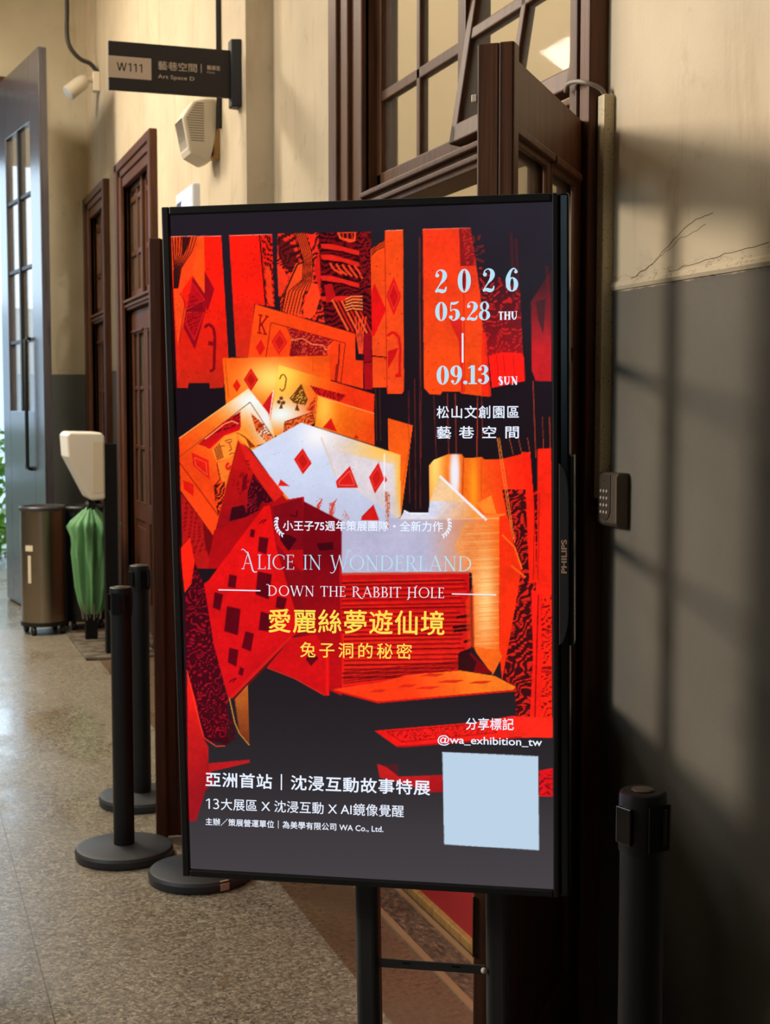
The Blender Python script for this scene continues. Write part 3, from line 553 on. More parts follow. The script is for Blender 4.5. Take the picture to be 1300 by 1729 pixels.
# right wall with three doorways (openings y0..y1 up to z 3.2)
DO = [(3.17, 4.87), (9.17, 10.45), (11.26, 12.26)]
bm = new(); ys = [-4]+[v for d in DO for v in d]+[12.75]
for i in range(0, len(ys), 2): box(bm, 1.6, 1.72, ys[i], ys[i+1], 0, 5)
for a, b in DO: box(bm, 1.6, 1.72, a, b, 3.14, 5)
struct('wall_right', bm, M['plaster'])
bm = new(); box(bm, 1.48, 1.6, 6.17, 7.17, 0, 5); struct('trim_pilaster', bm, M['plaster'])
bm = new(); box(bm, -2.2, -.95, 12.45, 12.7, 0, 5); box(bm, .93, 1.6, 12.45, 12.7, 0, 5); box(bm, -.95, .93, 12.45, 12.7, 4.2, 5); struct('wall_end', bm, M['plaster_end'])
bm = new(); box(bm, -.95, -.85, 12.41, 12.65, 0, 4.2); box(bm, .89, .95, 12.41, 12.47, 0, 4.28); box(bm, -.95, .95, 12.40, 12.47, 4.18, 4.28); struct('trim_exit_frame', bm, M['wood_red'])
# left wall: high window openings that let the low sun in, piers between
bm = new(); L0, L1 = -2.15, -1.9
for a, b, z0, z1 in ((-4, -2.9, 0, 5), (-2.9, -.5, 0, .9), (-2.9, -.5, 3.6, 5), (-.5, 3.02, 0, 5), (3.02, 4.75, 0, 1.3), (3.02, 4.75, 4.3, 5), (4.75, 12.6, 0, 5)): box(bm, L0, L1, a, b, z0, z1)
struct('wall_left', bm, M['plaster'])
bm = new(); box(bm, -2.15, 1.72, -4.2, -4, 0, 5); struct('wall_front', bm, M['plaster'])
# rooms behind the right wall
bm = new(); box(bm, 4.3, 4.5, 1.0, 13.2, 0, 4.9); struct('wall_inner', bm, M['plaster_plain'])
bm = new(); box(bm, 1.72, 4.5, .8, 1.0, 0, 4.9); box(bm, 1.72, 4.5, 13.2, 13.4, 0, 4.9); box(bm, 1.72, 4.3, 7.0, 7.12, 0, 4.9); struct('wall_partition', bm, M['plaster_plain'])
bm = new(); box(bm, 1.72, 4.5, .8, 13.4, 4.9, 5.05); struct('ceiling_inner', bm, M['plaster_plain'])
# dado edge bead and hairline cracks of the plaster
random.seed(3); bm = new()
def crackline(pts, r):
    q = []
    for (y0, z0), (y1, z1) in zip(pts, pts[1:]):
        for k in range(6):
            s = k/6; q.append((1.6, y0+(y1-y0)*s+random.uniform(-.002, .002), z0+(z1-z0)*s+random.uniform(-.003, .003)))
    tube(bm, q, r, 4)
crackline([(2.95, 1.855), (2.83, 1.885), (2.73, 1.935), (2.64, 1.962), (2.58, 1.965)], .0008)
crackline([(2.95, 1.852), (2.86, 1.875), (2.78, 1.905), (2.70, 1.93), (2.60, 1.945)], .0006)
crackline([(3.03, 1.842), (2.9, 1.852), (2.8, 1.856), (2.66, 1.868), (2.52, 1.878), (2.36, 1.885)], .0008)
struct('trim_crack', bm, mat('crack', (96, 78, 56), .9))
bm = new()
prism(bm, [(1.602, 1.836), (1.596, 1.838), (1.593, 1.846), (1.596, 1.856), (1.602, 1.862)], 1.2, 3.05, 'y'); struct('trim_dado', bm, M['plaster'])
# door sill strip
bm = new(); box(bm, 1.385, 1.405, 3.1, 5.0, 0, .006); box(bm, 1.503, 1.519, 3.1, 5.0, 0, .008); struct('trim_sill', bm, mat('sill_stone', (150, 116, 82), .5))
m = mat('pebble_band', (90, 66, 46), .6); t = NT(m); t.l(t.ramp(t.noise(t.pos((1.6, .7, 1)), 34., 6., .7), [(.36, (38, 27, 20)), (.5, (88, 66, 48)), (.62, (122, 96, 72)), (.72, (168, 142, 112))]), t.b.inputs['Base Color'])
bm = new(); box(bm, 1.405, 1.505, 3.1, 5.0, 0, .003); struct('trim_sill_band', bm, m)
# ---- doorway frames (casing, transom bar, glazed transom lights)
def casing(bm, y0, y1, X=1.6, out=.05, wf=.30, wn=.115, top=3.14):
    # far casing (stepped), near casing (two ribs), head
    for a, b, o in ((0, .10, out), (.10, .19, out*.7), (.19, wf, out*.35)): box(bm, X-o, X+.02, y1+wf-b, y1+wf-a, 0, top+.16-a*.3)
    for a, b, o in ((0, .05, out), (.05, .075, out*.7), (.075, wn, out*.9)): box(bm, X-o, X+.02, y0-wn+a, y0-wn+b, 0, top+.12)
    for a, b, o in ((0, .06, out), (.06, .11, out*.7), (.11, .18, out*.4)): box(bm, X-o, X+.02, y0-wn+.001, y1+wf-.001, top+.16-b, top+.16-a)
def reveal(bm, y0, y1, top=3.14): box(bm, 1.61, 1.715, y1-.001, y1+.03, 0, top); box(bm, 1.61, 1.715, y0-.03, y0+.001, 0, top); box(bm, 1.61, 1.715, y0, y1, top, top+.03)
def sash(parent, y0, y1, z0, z1, rows=3, tilt=0., X=1.66, name='transom_sash'):
    """glazed light, two panes wide; local origin at its middle so that it can pivot"""
    r = bpy.data.objects.new(name, None); COL.objects.link(r); r.parent = parent; r.location = (X-parent.location.x, (y0+y1)/2-parent.location.y, (z0+z1)/2); r.rotation_euler = (0, tilt, 0)
    h, wd = (z1-z0)/2, (y1-y0)/2; bm = new(); tk = .02
    box(bm, -tk, tk, -wd, wd, -h, -h+.055); box(bm, -tk, tk, -wd, wd, h-.05, h); box(bm, -tk, tk, -wd, -wd+.045, -h, h); box(bm, -tk, tk, wd-.045, wd, -h, h)
    box(bm, -tk*.8, tk*.8, -.016, .016, -h, h)
    for z in (2.65, 3.03): box(bm, -tk*.8, tk*.8, -wd, wd, z-(z0+z1)/2-.018, z-(z0+z1)/2+.018)
    obj('sash_frame', bm, M['wood'], r, bevel=.004); bm = new(); box(bm, -.003, .003, -wd+.03, wd-.03, -h+.03, h-.03); obj('glass_pane', bm, M['glass_dull'], r); return r
def panel_leaf(parent, W, Hh=2.24, th=.042, cols=((.15, .412), (.438, .765)), rows=((.88, 1.265), (1.289, 1.683), (1.707, 2.09)), m='wood', astragal=True):
    """swing leaf in local coords: x from the hinge to the free edge, y through its thickness"""
    f = W/.852; cols = [(a*f, b*f) for a, b in cols]; bm = new(); z00 = .012
    box(bm, 0, cols[0][0], -th/2, th/2, z00, Hh); box(bm, cols[1][1], W, -th/2, th/2, z00, Hh); box(bm, cols[0][1], cols[1][0], -th/2, th/2, .86, rows[2][1])
    box(bm, cols[0][0], cols[1][1], -th/2, th/2, rows[2][1], Hh); box(bm, cols[0][0], cols[1][1], -th/2, th/2, .76, rows[0][0]); box(bm, cols[0][0], cols[1][1], -th/2, th/2, z00, .2)
    for (a, b), (c, d) in zip(rows, rows[1:]):
        for x0, x1 in cols: box(bm, x0, x1, -th*.35, th*.35, b, c)
    fr = obj('leaf_frame', bm, M[m], parent, bevel=.003)
    bm = new()
    for (x0, x1) in cols:
        for s in (-1, 1):      # glazing beads round the glass
            for z0, z1 in ((rows[0][0], rows[0][0]+.014), (rows[2][1]-.014, rows[2][1])): box(bm, x0, x1, s*th*.28, s*th*.56, z0, z1)
            for a, b in ((x0, x0+.014), (x1-.014, x1)): box(bm, a, b, s*th*.28, s*th*.54, rows[0][0], rows[2][1])
    for s in (-1, 1):
        for x0, x1 in cols: box(bm, x0-.004, x1+.004, s*th*.45, s*(th/2+.016), rows[2][1]-.002, rows[2][1]+.014)
    obj('glazing_bead', bm, M[m], parent, bevel=.003)
    bm = new(); box(bm, cols[0][0]-.005, cols[1][1]+.005, -th*.22, th*.22, .19, .77); box(bm, cols[0][0]+.05, cols[1][1]-.05, -th*.36, th*.36, .25, .71); obj('bottom_panel', bm, M[m], parent, bevel=.006)
    bm = new()
    for x0, x1 in cols: box(bm, x0, x1, -.002, .002, rows[0][0], rows[2][1])
    obj('glass_pane', bm, M['glass'], parent)
    if astragal:
        bm = new(); s = astragal
        for a, b, o in ((0, .03, .016), (.008, .022, .030)): box(bm, W-.04+a*.6, W+.004, min(s*(th/2), s*(th/2+o)), max(s*(th/2), s*(th/2+o)), z00, Hh)
        obj('astragal', bm, M[m], parent, bevel=.004)
    return fr
for n, (a, b) in enumerate(DO, 1):
    d = sroot(f'door_{n}', (1.6, (a+b)/2, 0)); wf = .30 if n == 1 else .12
    L = lambda bm: [v.co.__isub__(Vector((1.6, (a+b)/2, 0))) for v in bm.verts]
    bm = new(); casing(bm, a, b, wf=wf); L(bm); obj('door_casing', bm, M['wood_red'] if n > 1 else M['wood'], d, bevel=.006)
    bm = new(); reveal(bm, a, b); L(bm); obj('door_jamb', bm, M['wood'], d)
    bm = new(); box(bm, 1.60, 1.72, a, b, 2.25, 2.33); box(bm, 1.585, 1.73, a, b, 2.268, 2.285); box(bm, 1.575, 1.735, a, b, 2.30, 2.318); L(bm); obj('transom_bar', bm, M['wood'], d, bevel=.004)
    mid = (a+b)/2
    bm = new(); box(bm, 1.62, 1.70, mid-.03, mid+.03, 2.33, 3.14); L(bm); obj('transom_mullion', bm, M['wood'], d)
    sash(d, mid+.03, b, 2.33, 3.14)
    sash(d, a, mid-.03, 2.33, 3.14, tilt=R(9) if n == 1 else 0., X=1.65 if n == 1 else 1.66)
    if n > 1:
        for s, y in ((1, a), (-1, b)):
            r = bpy.data.objects.new('closed_leaf', None); COL.objects.link(r); r.parent = d; r.location = (.06, y-(a+b)/2, 0); r.rotation_euler = (0, 0, s*PI/2)
            panel_leaf(r, (b-a)/2-.003, m='wood_red', astragal=None)
# light room ends behind the far doors
# ---------------- the two open leaves of the near doorway ----------------
def hinges(parent, zs):
    for z in zs:
        bm = new(); lathe(bm, [(.006, z-.05), (.008, z-.05), (.008, z+.05), (.006, z+.05)], 12, (-.006, -.022)); box(bm, -.004, .03, -.0235, -.021, z-.045, z+.045); obj('hinge', bm, M['brass'], parent, True)
near = thing('swing_door', 'dark wooden half-glazed door leaf swung open behind the display, beside the grey painted wall', 'door', (1.585, 3.165, 0), math.atan2(-.786, -.618), 'open leaves of the near doorway')
panel_leaf(near, .852, astragal=1); hinges(near, (.3, 1.2, 2.0))
bm = new(); box(bm, .79, .856, -.0215, -.0195, .50, .62); obj('edge_lock', bm, M['brass'], near)
bm = new(); tube(bm, bez([(.78, .02, 1.05), (.78, .07, 1.06), (.72, .075, 1.06), (.66, .075, 1.055)], 5), .008); obj('door_handle', bm, M['brass'], near, True)
bm = new(); box(bm, .838, .851, -.033, -.021, 2.135, 2.149); obj('catch', bm, M['ivory'], near, bevel=.002)
far = thing('swing_door', 'brown wooden door leaf standing open beside the black queue posts, mostly hidden by the display', 'door', (1.56, 4.965, 0), math.atan2(.125, -.69), 'open leaves of the near doorway')
panel_leaf(far, .70, Hh=2.155, m='wood_red', astragal=1, rows=((.88, 1.262), (1.292, 1.66), (1.69, 2.02))); hinges(far, (.3, 1.2, 1.95))
# red board closing the doorway low down, with its wooden foot rail
rb = thing('red_board', 'plain red board standing inside the doorway behind the display stand', 'board', (1.562, 4.1, 0))
bm = new(); box(bm, -.012, .012, -.85, .75, .03, 1.85); obj('board', bm, M['red'], rb)
bm = new(); box(bm, -.032, .02, -.85, .75, 0, .03); obj('foot_rail', bm, M['wood_pale'], rb, bevel=.004)
# ---------------- the display ----------------
EX = Vector((.866, -.501, .008)).normalized(); EY = Vector((-.026, -.03, .999)); EY = (EY-EX*EY.dot(EX)).normalized(); EN = EX.cross(EY)
DC = Vector((.787, 2.42, 1.308)); base = DC-EY*1.304
disp = thing('advertising_display', 'large portrait advertising screen in a black frame showing red playing cards', 'display')
disp.matrix_world = Matrix(((EX.x, -EN.x, EY.x, base.x), (EX.y, -EN.y, EY.y, base.y), (EX.z, -EN.z, EY.z, base.z), (0, 0, 0, 1)))
ZC = 1.304; SW, SH = .6804, 1.2096
# frame: local x right, y into the display, z up; the glass is at y = 0
x0, x1, z0, z1 = -.3545, .369, ZC-.6180, ZC+.6190
bm = new()
for a, b, c, d, f in ((x0, -SW/2, z0, z1, -.008), (SW/2, .3505, z0, z1, -.008), (-SW/2, SW/2, ZC+SH/2, z1, -.008), (-SW/2, SW/2, z0, ZC-SH/2, -.008)): box(bm, a, b, f, .02, c, d)
obj('bezel', bm, M['black'], disp, bevel=.0025)
bm = new(); box(bm, .3508, x1, -.002, .045, z0, z1); obj('side_strip', bm, M['black_gloss'], disp, bevel=.004)
bm = new(); box(bm, x0+.004, x1-.02, .0205, .05, z0+.004, z1-.004); box(bm, -.24, .24, .05, .072, ZC-.4, ZC+.4); obj('back_cover', bm, M['black_matte'], disp, bevel=.006)
# speaker-like logo module on the right edge
bm = new(); zt, zb = ZC+.1612, ZC-.1586
prism(bm, [(.3515, zb), (.3515, zt), (.357, zt-.004), (.363, zt-.016), (.367, zt-.035), (.3685, zt-.06), (.3685, zb+.06), (.367, zb+.035), (.363, zb+.016), (.357, zb+.004)], -.012, -.002, 'y')
lm = obj('logo_module', bm, M['grey_metal'], disp, bevel=.0015)
bm = new(); box(bm, .3692, .3765, .0, .05, zb-.003, zt+.012); obj('module_housing', bm, M['black_gloss'], disp, bevel=.002)
# stand: two posts, slotted crossbar, feet
for xc in (-.021, .229):
    bm = new(); box(bm, xc-.0225, xc+.0225, .074, .119, .05, ZC+.30); obj('post', bm, M['charcoal'], disp, bevel=.012, seg=4)
bm = new(); zc = ZC-.800
box(bm, .0015, .2065, .078, .081, zc-.009, zc+.009); box(bm, .0015, .2065, .081, .10, zc-.009, zc-.006); obj('crossbar', bm, M['charcoal'], disp, bevel=.0015)
for x in (.055, .150):
    bm = new(); box(bm, x-.008, x+.008, .0775, .0782, zc+.001, zc+.0042); obj('bar_slot', bm, M['black_matte'], disp)
bm = new(); lathe(bm, [(.0, 0), (.0055, .0006), (.0055, .004), (.0, .0052)], 16); 
for v in bm.verts: v.co = Vector((.2035+v.co.x, .0775-v.co.z, zc+v.co.y))
obj('bolt', bm, M['white_plastic'], disp, True)
for xc in (-.021, .229):
    bm = new(); box(bm, xc-.03, xc+.03, -.34, .10, .024, .055); obj('foot', bm, M['charcoal'], disp, bevel=.008)
    for yy in (-.31, .07):
        bm = new(); lathe(bm, [(.010, .004), (.024, .006), (.024, .024), (.010, .026)], 20, (xc, yy)); obj('caster', bm, M['black'], disp, True)
# the picture: one vertex-coloured sheet behind the glass; PQ takes a point of the sheet (u,v) to the plane the picture was drawn in
def homog(src, dst):
    A = []
    for (X, Y), (u, v) in zip(src, dst): A += [[X, Y, 1, 0, 0, 0, -u*X, -u*Y, -u], [0, 0, 0, X, Y, 1, -v*X, -v*Y, -v]]
    return np.linalg.svd(np.array(A, float))[2][-1].reshape(3, 3)
SC = [(-SW/2, SH/2), (SW/2, SH/2), (SW/2, -SH/2), (-SW/2, -SH/2)]; PC = [(287.6, 364), (932.4, 341.3), (934.7, 1501.5), (322, 1466.5)]
PQ = homog(SC, PC); QP = homog(PC, SC)
def hmap(Hm, x, y): d = Hm[2][0]*x+Hm[2][1]*y+Hm[2][2]; return (Hm[0][0]*x+Hm[0][1]*y+Hm[0][2])/d, (Hm[1][0]*x+Hm[1][1]*y+Hm[1][2])/d
img = paint_picture(); NX, NY = 470, 836
gx = np.linspace(-SW/2, SW/2, NX); gz = np.linspace(-SH/2, SH/2, NY); GX, GZ = np.meshgrid(gx, gz)
ux, uy = hmap(PQ, GX, GZ); fx = np.clip((ux-AX0)*AS-.5, 0, img.shape[1]-2.001); fy = np.clip((uy-AY0)*AS-.5, 0, img.shape[0]-2.001)
ix, iy = fx.astype(int), fy.astype(int); tx, ty = (fx-ix)[..., None], (fy-iy)[..., None]
colr = (img[iy, ix]*(1-tx)+img[iy, ix+1]*tx)*(1-ty)+(img[iy+1, ix]*(1-tx)+img[iy+1, ix+1]*tx)*ty
colr = np.where(colr <= .04045, colr/12.92, ((colr+.055)/1.055)**2.4)
me = bpy.data.meshes.new('screen'); nv = NX*NY; me.vertices.add(nv)
co = np.stack([GX, np.full_like(GX, .0), GZ+ZC], -1).astype(np.float32).ravel(); me.vertices.foreach_set('co', co)
idx = np.arange(nv).reshape(NY, NX); q = np.stack([idx[:-1, :-1], idx[:-1, 1:], idx[1:, 1:], idx[1:, :-1]], -1).reshape(-1, 4)
me.loops.add(q.size); me.loops.foreach_set('vertex_index', q.ravel().astype(np.int32)); me.polygons.add(len(q)); me.polygons.foreach_set('loop_start', (np.arange(len(q))*4).astype(np.int32)); me.update(calc_edges=True)
ca = me.color_attributes.new('picture', 'FLOAT_COLOR', 'POINT'); ca.data.foreach_set('color', np.concatenate([colr.reshape(-1, 3), np.ones((nv, 1))], 1).astype(np.float32).ravel())
m = mat('lit_screen', (6, 6, 7), .12); t = NT(m); at = t.n('ShaderNodeAttribute', attribute_name='picture'); t.l(at.outputs['Color'], t.b.inputs['Emission Color']); t.b.inputs['Emission Strength'].default_value = 1.06; t.b.inputs['Specular IOR Level'].default_value = .12
screen = obj('screen', me, m, disp)
# ---- lettering on the screen
def textmesh(s, spacing=1., bold=0., shear=0.):
    c = bpy.data.curves.new('t', 'FONT'); c.body = s; c.space_character = spacing; c.offset = 0.; c.shear = shear; c.resolution_u = 6; c.fill_mode = 'FRONT'
    o = bpy.data.objects.new('t', c); COL.objects.link(o); dg = bpy.context.evaluated_depsgraph_get(); dg.update()
    me = bpy.data.meshes.new_from_object(o.evaluated_get(dg)); bpy.data.objects.remove(o); bpy.data.curves.remove(c)
    V = np.array([v.co[:2] for v in me.vertices]); F = [tuple(p.vertices) for p in me.polygons]; bpy.data.meshes.remove(me)
    if bold:
        b = bold; n = len(V); V = np.concatenate([V+np.array(d)*b for d in ((0, 0), (1, 0), (-1, 0), (0, 1), (0, -1))]); F = [tuple(i+k*n for i in f) for k in range(5) for f in F]
    return V, F
# serif capitals and fat-face figures built from strokes of changing width
def stroke(pts, n=7):
    """pts (x, y, width): a smooth ribbon"""
    P = bez([(a, b, c) for a, b, c in pts], n) if len(pts) > 2 else [Vector(p) for p in pts]; V = []; F = []
    for i, p in enumerate(P):
        d = P[min(i+1, len(P)-1)]-P[max(i-1, 0)]; l = math.hypot(d.x, d.y) or 1; nx, ny = -d.y/l, d.x/l; w = max(p.z, .01)/2
        V += [(p.x+nx*w, p.y+ny*w), (p.x-nx*w, p.y-ny*w)]
    for i in range(len(P)-1): F.append((2*i, 2*i+1, 2*i+3, 2*i+2))
    return V, F
def ring(cx, cy, rx, ry, ix, iy, a0=0, a1=360, n=40):
    V = []; F = []
    for k in range(n+1):
        a = R(a0+(a1-a0)*k/n); V += [(cx+rx*math.cos(a), cy+ry*math.sin(a)), (cx+ix*math.cos(a), cy+iy*math.sin(a))]
    for k in range(n): F.append((2*k, 2*k+1, 2*k+3, 2*k+2))
    return V, F
def ball(cx, cy, r): return [(cx+r*math.cos(2*PI*k/16), cy+r*math.sin(2*PI*k/16)) for k in range(16)], [tuple(range(16))]
def seg(x0, y0, x1, y1, w): return stroke([(x0, y0, w), (x1, y1, w)])
def rect(a, b, c, d): return [(a, c), (b, c), (b, d), (a, d)], [(0, 1, 2, 3)]
def serifs(w, *xs): return [rect(x-w, x+w, y, y+.035 if y == 0 else y-.035) for x, y in xs]
def cap(ch, T=.105, N=.05):
    s = .085+T*.4
    st = lambda x: [rect(x-T/2, x+T/2, 0, 1)]+serifs(s, (x, 0), (x, 1))
    g = {'I': (.28, st(.14)),
     'L': (.58, st(.15)+[rect(.15, .54, 0, N), rect(.50, .54, 0, .18)]),
     'E': (.62, st(.15)+[rect(.15, .54, 0, N), rect(.15, .52, 1-N, 1), rect(.15, .44, .5, .5+N), rect(.50, .54, 0, .18), rect(.48, .52, .84, 1), rect(.41, .44, .43, .62)]),
     'T': (.72, [rect(.36-T/2, .36+T/2, 0, 1), rect(.03, .69, 1-N, 1), rect(.03, .07, .82, 1), rect(.65, .69, .82, 1)]+serifs(s, (.36, 0))),
     'H': (.84, st(.15)+st(.67)+[rect(.15, .67, .5, .5+N)]),
     'N': (.86, [rect(.14, .14+N, 0, 1), rect(.68, .68+N, 0, 1), seg(.12, .99, .72, .0, T)]+serifs(s*.8, (.165, 0), (.705, 1), (.1, 1))),
     'D': (.86, st(.15)+[ring(.30, .5, .50, .5, .50-T, .5-N, -90, 90), rect(.15, .31, 0, N), rect(.15, .31, 1-N, 1)]),
     'R': (.76, st(.15)+[ring(.33, .74, .25, .26, .25-T, .26-N, -90, 90), rect(.15, .34, 1-N, 1), rect(.15, .34, .48, .48+N), stroke([(.36, .5, .05), (.5, .25, T), (.66, .02, T), (.80, -.03, .03)])]),
     'B': (.66, st(.15)+[ring(.30, .75, .22, .25, .22-T, .25-N, -90, 90), ring(.32, .26, .27, .27, .27-T, .27-N, -90, 90), rect(.15, .31, 1-N, 1), rect(.15, .33, .49, .49+N), rect(.15, .33, 0, N)]),
     'O': (.96, [ring(.48, .5, .45, .51, .45-T, .51-N)]),
     'C': (.82, [ring(.48, .5, .45, .51, .45-T, .51-N, 45, 318), rect(.75, .785, .68, .92)]),
     'A': (.84, [seg(.10, 0, .42, 1.02, N), seg(.40, 1.02, .74, 0, T), rect(.22, .6, .33, .33+N)]+serifs(s*.8, (.10, 0), (.74, 0))),
     'W': (1.24, [seg(.10, 1, .36, 0, T), seg(.36, 0, .62, 1, N), seg(.60, 1, .88, 0, T), seg(.88, 0, 1.14, 1, N)]+serifs(s*.8, (.1, 1), (1.14, 1), (.6, 1))),
     'U': (.8, [rect(.15-T/2, .15+T/2, .3, 1), rect(.62, .62+N, .3, 1), ring(.385, .32, .285, .33, .285-T*.8, .33-N, 180, 360)]+serifs(s, (.15, 1), (.645, 1))),
     'S': (.6, [stroke([(.50, .82, .05), (.40, .97, .06), (.2, .92, T), (.14, .74, T*1.1), (.3, .54, T*1.2), (.46, .32, T*1.2), (.42, .08, T), (.22, .02, .06), (.1, .16, .05)]), rect(.47, .51, .72, .98), rect(.08, .12, .03, .3)])}
    # swash capitals
    g['a'] = (1.0, [stroke([(.02, 1.30, .03), (.12, 1.36, .05), (.3, 1.22, .05), (.36, 1.12, .06)]), seg(.14, -.04, .46, 1.16, N), stroke([(.42, 1.18, T), (.56, .7, T), (.68, .25, T), (.78, -.12, T), (.95, -.22, .06), (1.04, -.16, .03)]), rect(.26, .6, .36, .36+N)]+serifs(s*.8, (.12, 0)))
    g['w'] = (1.18, [seg(.12, 1, .36, .0, T), stroke([(.36, 0, .04), (.5, .55, N), (.62, 1, N)]), stroke([(.60, 1, T), (.74, .4, T), (.84, 0, T*.8)]), stroke([(.84, 0, .04), (1.0, .6, N), (1.1, 1.15, N), (1.22, 1.34, .05), (1.36, 1.26, .03)]), stroke([(.36, .1, .05), (.28, -.12, .05), (.14, -.22, .05), (.02, -.16, .03)])]+serifs(s*.8, (.12, 1)))
    g['d'] = (.92, g['D'][1]+[stroke([(-.12, 1.02, .03), (-.02, 1.12, .04), (.15, 1.0, N)])])
    g['r'] = (.86, g['R'][1]+[stroke([(.6, .1, T), (.8, -.12, T*.7), (.98, -.14, .03)])])
    g['h'] = (.9, g['H'][1]+[stroke([(.70, .98, T), (.78, 1.12, .05), (.86, 1.14, .03)]), stroke([(.15, .05, T), (.08, -.16, .06), (-.04, -.18, .03)])])
    g[' '] = (.40, [])
    return g[ch]
def fig(ch):
    six = [ring(.29, .30, .26, .31, .075, .26), stroke([(.11, .34, .17), (.12, .58, .18), (.22, .86, .11), (.36, .985, .05), (.47, .90, .05)]), ball(.45, .84, .075)]
    g = {'0': (.62, [ring(.30, .5, .28, .51, .085, .465)]), '1': (.40, [rect(.12, .30, 0, 1), rect(.02, .40, 0, .06), stroke([(.0, .84, .05), (.08, .90, .05), (.16, .99, .06)])]),
     '2': (.58, [stroke([(.10, .76, .06), (.13, .90, .05), (.27, .985, .05), (.42, .90, .14), (.46, .73, .20), (.40, .55, .15), (.26, .36, .06), (.11, .13, .05), (.07, .04, .05)]), ball(.14, .75, .085), stroke([(.06, .05, .10), (.2, .10, .14), (.36, .06, .16), (.48, .10, .10), (.53, .26, .04)])]),
     '3': (.56, [stroke([(.11, .80, .06), (.22, .975, .05), (.37, .92, .12), (.42, .75, .18), (.34, .57, .10), (.2, .525, .04)]), stroke([(.2, .525, .04), (.37, .49, .10), (.45, .28, .20), (.38, .08, .13), (.23, .015, .05), (.10, .12, .05)]), ball(.13, .79, .085), ball(.13, .19, .09)]),
     '5': (.56, [stroke([(.13, .93, .12), (.28, .92, .14), (.44, .98, .08), (.48, 1.03, .03)]), seg(.13, .95, .12, .52, .04), stroke([(.12, .5, .04), (.25, .60, .05), (.41, .52, .15), (.45, .31, .20), (.39, .11, .13), (.24, .015, .05), (.11, .12, .05)]), ball(.13, .19, .09)]),
     '6': (.58, six), '9': (.58, [([(.58-x, 1-y) for x, y in V], F) for V, F in six]),
     '8': (.58, [ring(.29, .75, .21, .25, .09, .205), ring(.29, .27, .26, .275, .10, .225)]), '.': (.26, [ball(.13, .09, .10)]), ' ': (.5, [])}
    return g[ch]
def setline(s, fn, track=.04, **k):
    V = []; F = []; x = 0.
    for ch in s:
        adv, parts = fn(ch, **k)
        for v, f in parts:
            o = len(V); V += [(a+x, b) for a, b in v]; F += [tuple(i+o for i in q) for q in f]
        x += adv+track
    return np.array(V), F
LET = {k: mat('lit_lettering_'+k, (8, 8, 8), .3, emit=c, es=1.0) for k, c in (('white', (232, 240, 255)), ('pale_blue', (184, 226, 244)), ('yellow', (255, 222, 84)))}
def put(VF, bl, br, h, color, base0=None, top=None):
    """fit a line of lettering: bl/br = feet of its first and last letter, h = its height, all in the drawing plane"""
    V, F = VF; mn, mx = V.min(0), V.max(0)
    if base0 is not None: mn[1] = base0
    if top is not None: mx[1] = top
    a = np.array(hmap(QP, *bl)); b = np.array(hmap(QP, *br)); c = np.array(hmap(QP, bl[0], bl[1]-h))
    s = (V[:, 0]-mn[0])/(mx[0]-mn[0]); r = (V[:, 1]-mn[1])/(mx[1]-mn[1])
    P = a+s[:, None]*(b-a)+r[:, None]*(c-a); me = bpy.data.meshes.new('lettering'); me.from_pydata([(p[0], -.0006, p[1]+ZC) for p in P], [], F); me.update(); o = obj('lettering', me, LET[color], screen); o['label'] = color.replace('_', ' ')+' lettering'
D3 = lambda x, y: (700+x/4.321, 380+y/4.321); D8 = lambda x, y: (390+x/2.766, 850+y/2.766); C5 = lambda x, y: (300+x/3.824, 1120+y/3.824); C6 = lambda x, y: (600+x/3.421, 1120+y/3.421)
put(setline('2026', fig, .42), D3(150, 497), D3(757, 485), 39, 'pale_blue', 0, 1)
put(setline('05.28', fig, .0), D3(152, 701), D3(552, 696), 31.5, 'pale_blue', 0, 1)
put(setline('THU', cap, .10, T=.24, N=.09), D3(613, 694), D3(752, 692), 14, 'white', 0, 1)
put(rect(0, 1, 0, 1)[0:1] and (np.array(rect(0, 1, 0, 1)[0], float), rect(0, 1, 0, 1)[1]), D3(345, 1005), D3(358, 1005), 49.5, 'white')
put(setline('09.13', fig, .0), D3(162, 1166), D3(545, 1160), 31.5, 'pale_blue', 0, 1)
put(setline('SUN', cap, .16, T=.24, N=.09), D3(613, 1168), D3(752, 1166), 14, 'white', 0, 1)
put(textmesh('松山文創園區', 1.12, .012), D3(162, 1413), D3(762, 1411), 21.5, 'white')
put(textmesh('藝巷空間', 1.88, .012), D3(162, 1562), D3(762, 1560), 21.5, 'white')
put(textmesh('小王子75週年策展團隊・全新力作', 1., .014), D8(243, 128), D8(990, 133), 17.5, 'white')
put(setline('aLICE IN wONDERLAND', cap, .05, T=.085, N=.036), D8(48, 306), D8(1121, 318), 24.5, 'pale_blue', 0, 1)
put(setline('dOWN THE rABBIT hOLE', cap, .05, T=.10, N=.045), D8(165, 431), D8(995, 443), 17.3, 'white', 0, 1)
for a, b in (((369, 996), (440, 997.6)), ((763, 1003), (838, 1004.6))): put((np.array(rect(0, 1, 0, 1)[0], float), rect(0, 1, 0, 1)[1]), (a[0], a[1]+1), (b[0], b[1]+1), 2, 'white')
put(textmesh('愛麗絲夢遊仙境', 1.06, .012), D8(175, 603), D8(997, 617), 40.5, 'yellow')
put(textmesh('兔子洞的秘密', 1.33, .006), D8(323, 718), D8(845, 728), 26, 'yellow')
put(textmesh('分享標記', 1.04, .012), C6(638, 384), C6(915, 388), 20.5, 'white')
put(textmesh('@wa_exhibition_tw', 1., .012), C6(475, 474), C6(1078, 492), 17.5, 'white')
put(textmesh('亞洲首站｜沈浸互動故事特展', 1.06, .016), C5(180, 799), C6(432, 767), 27, 'white')
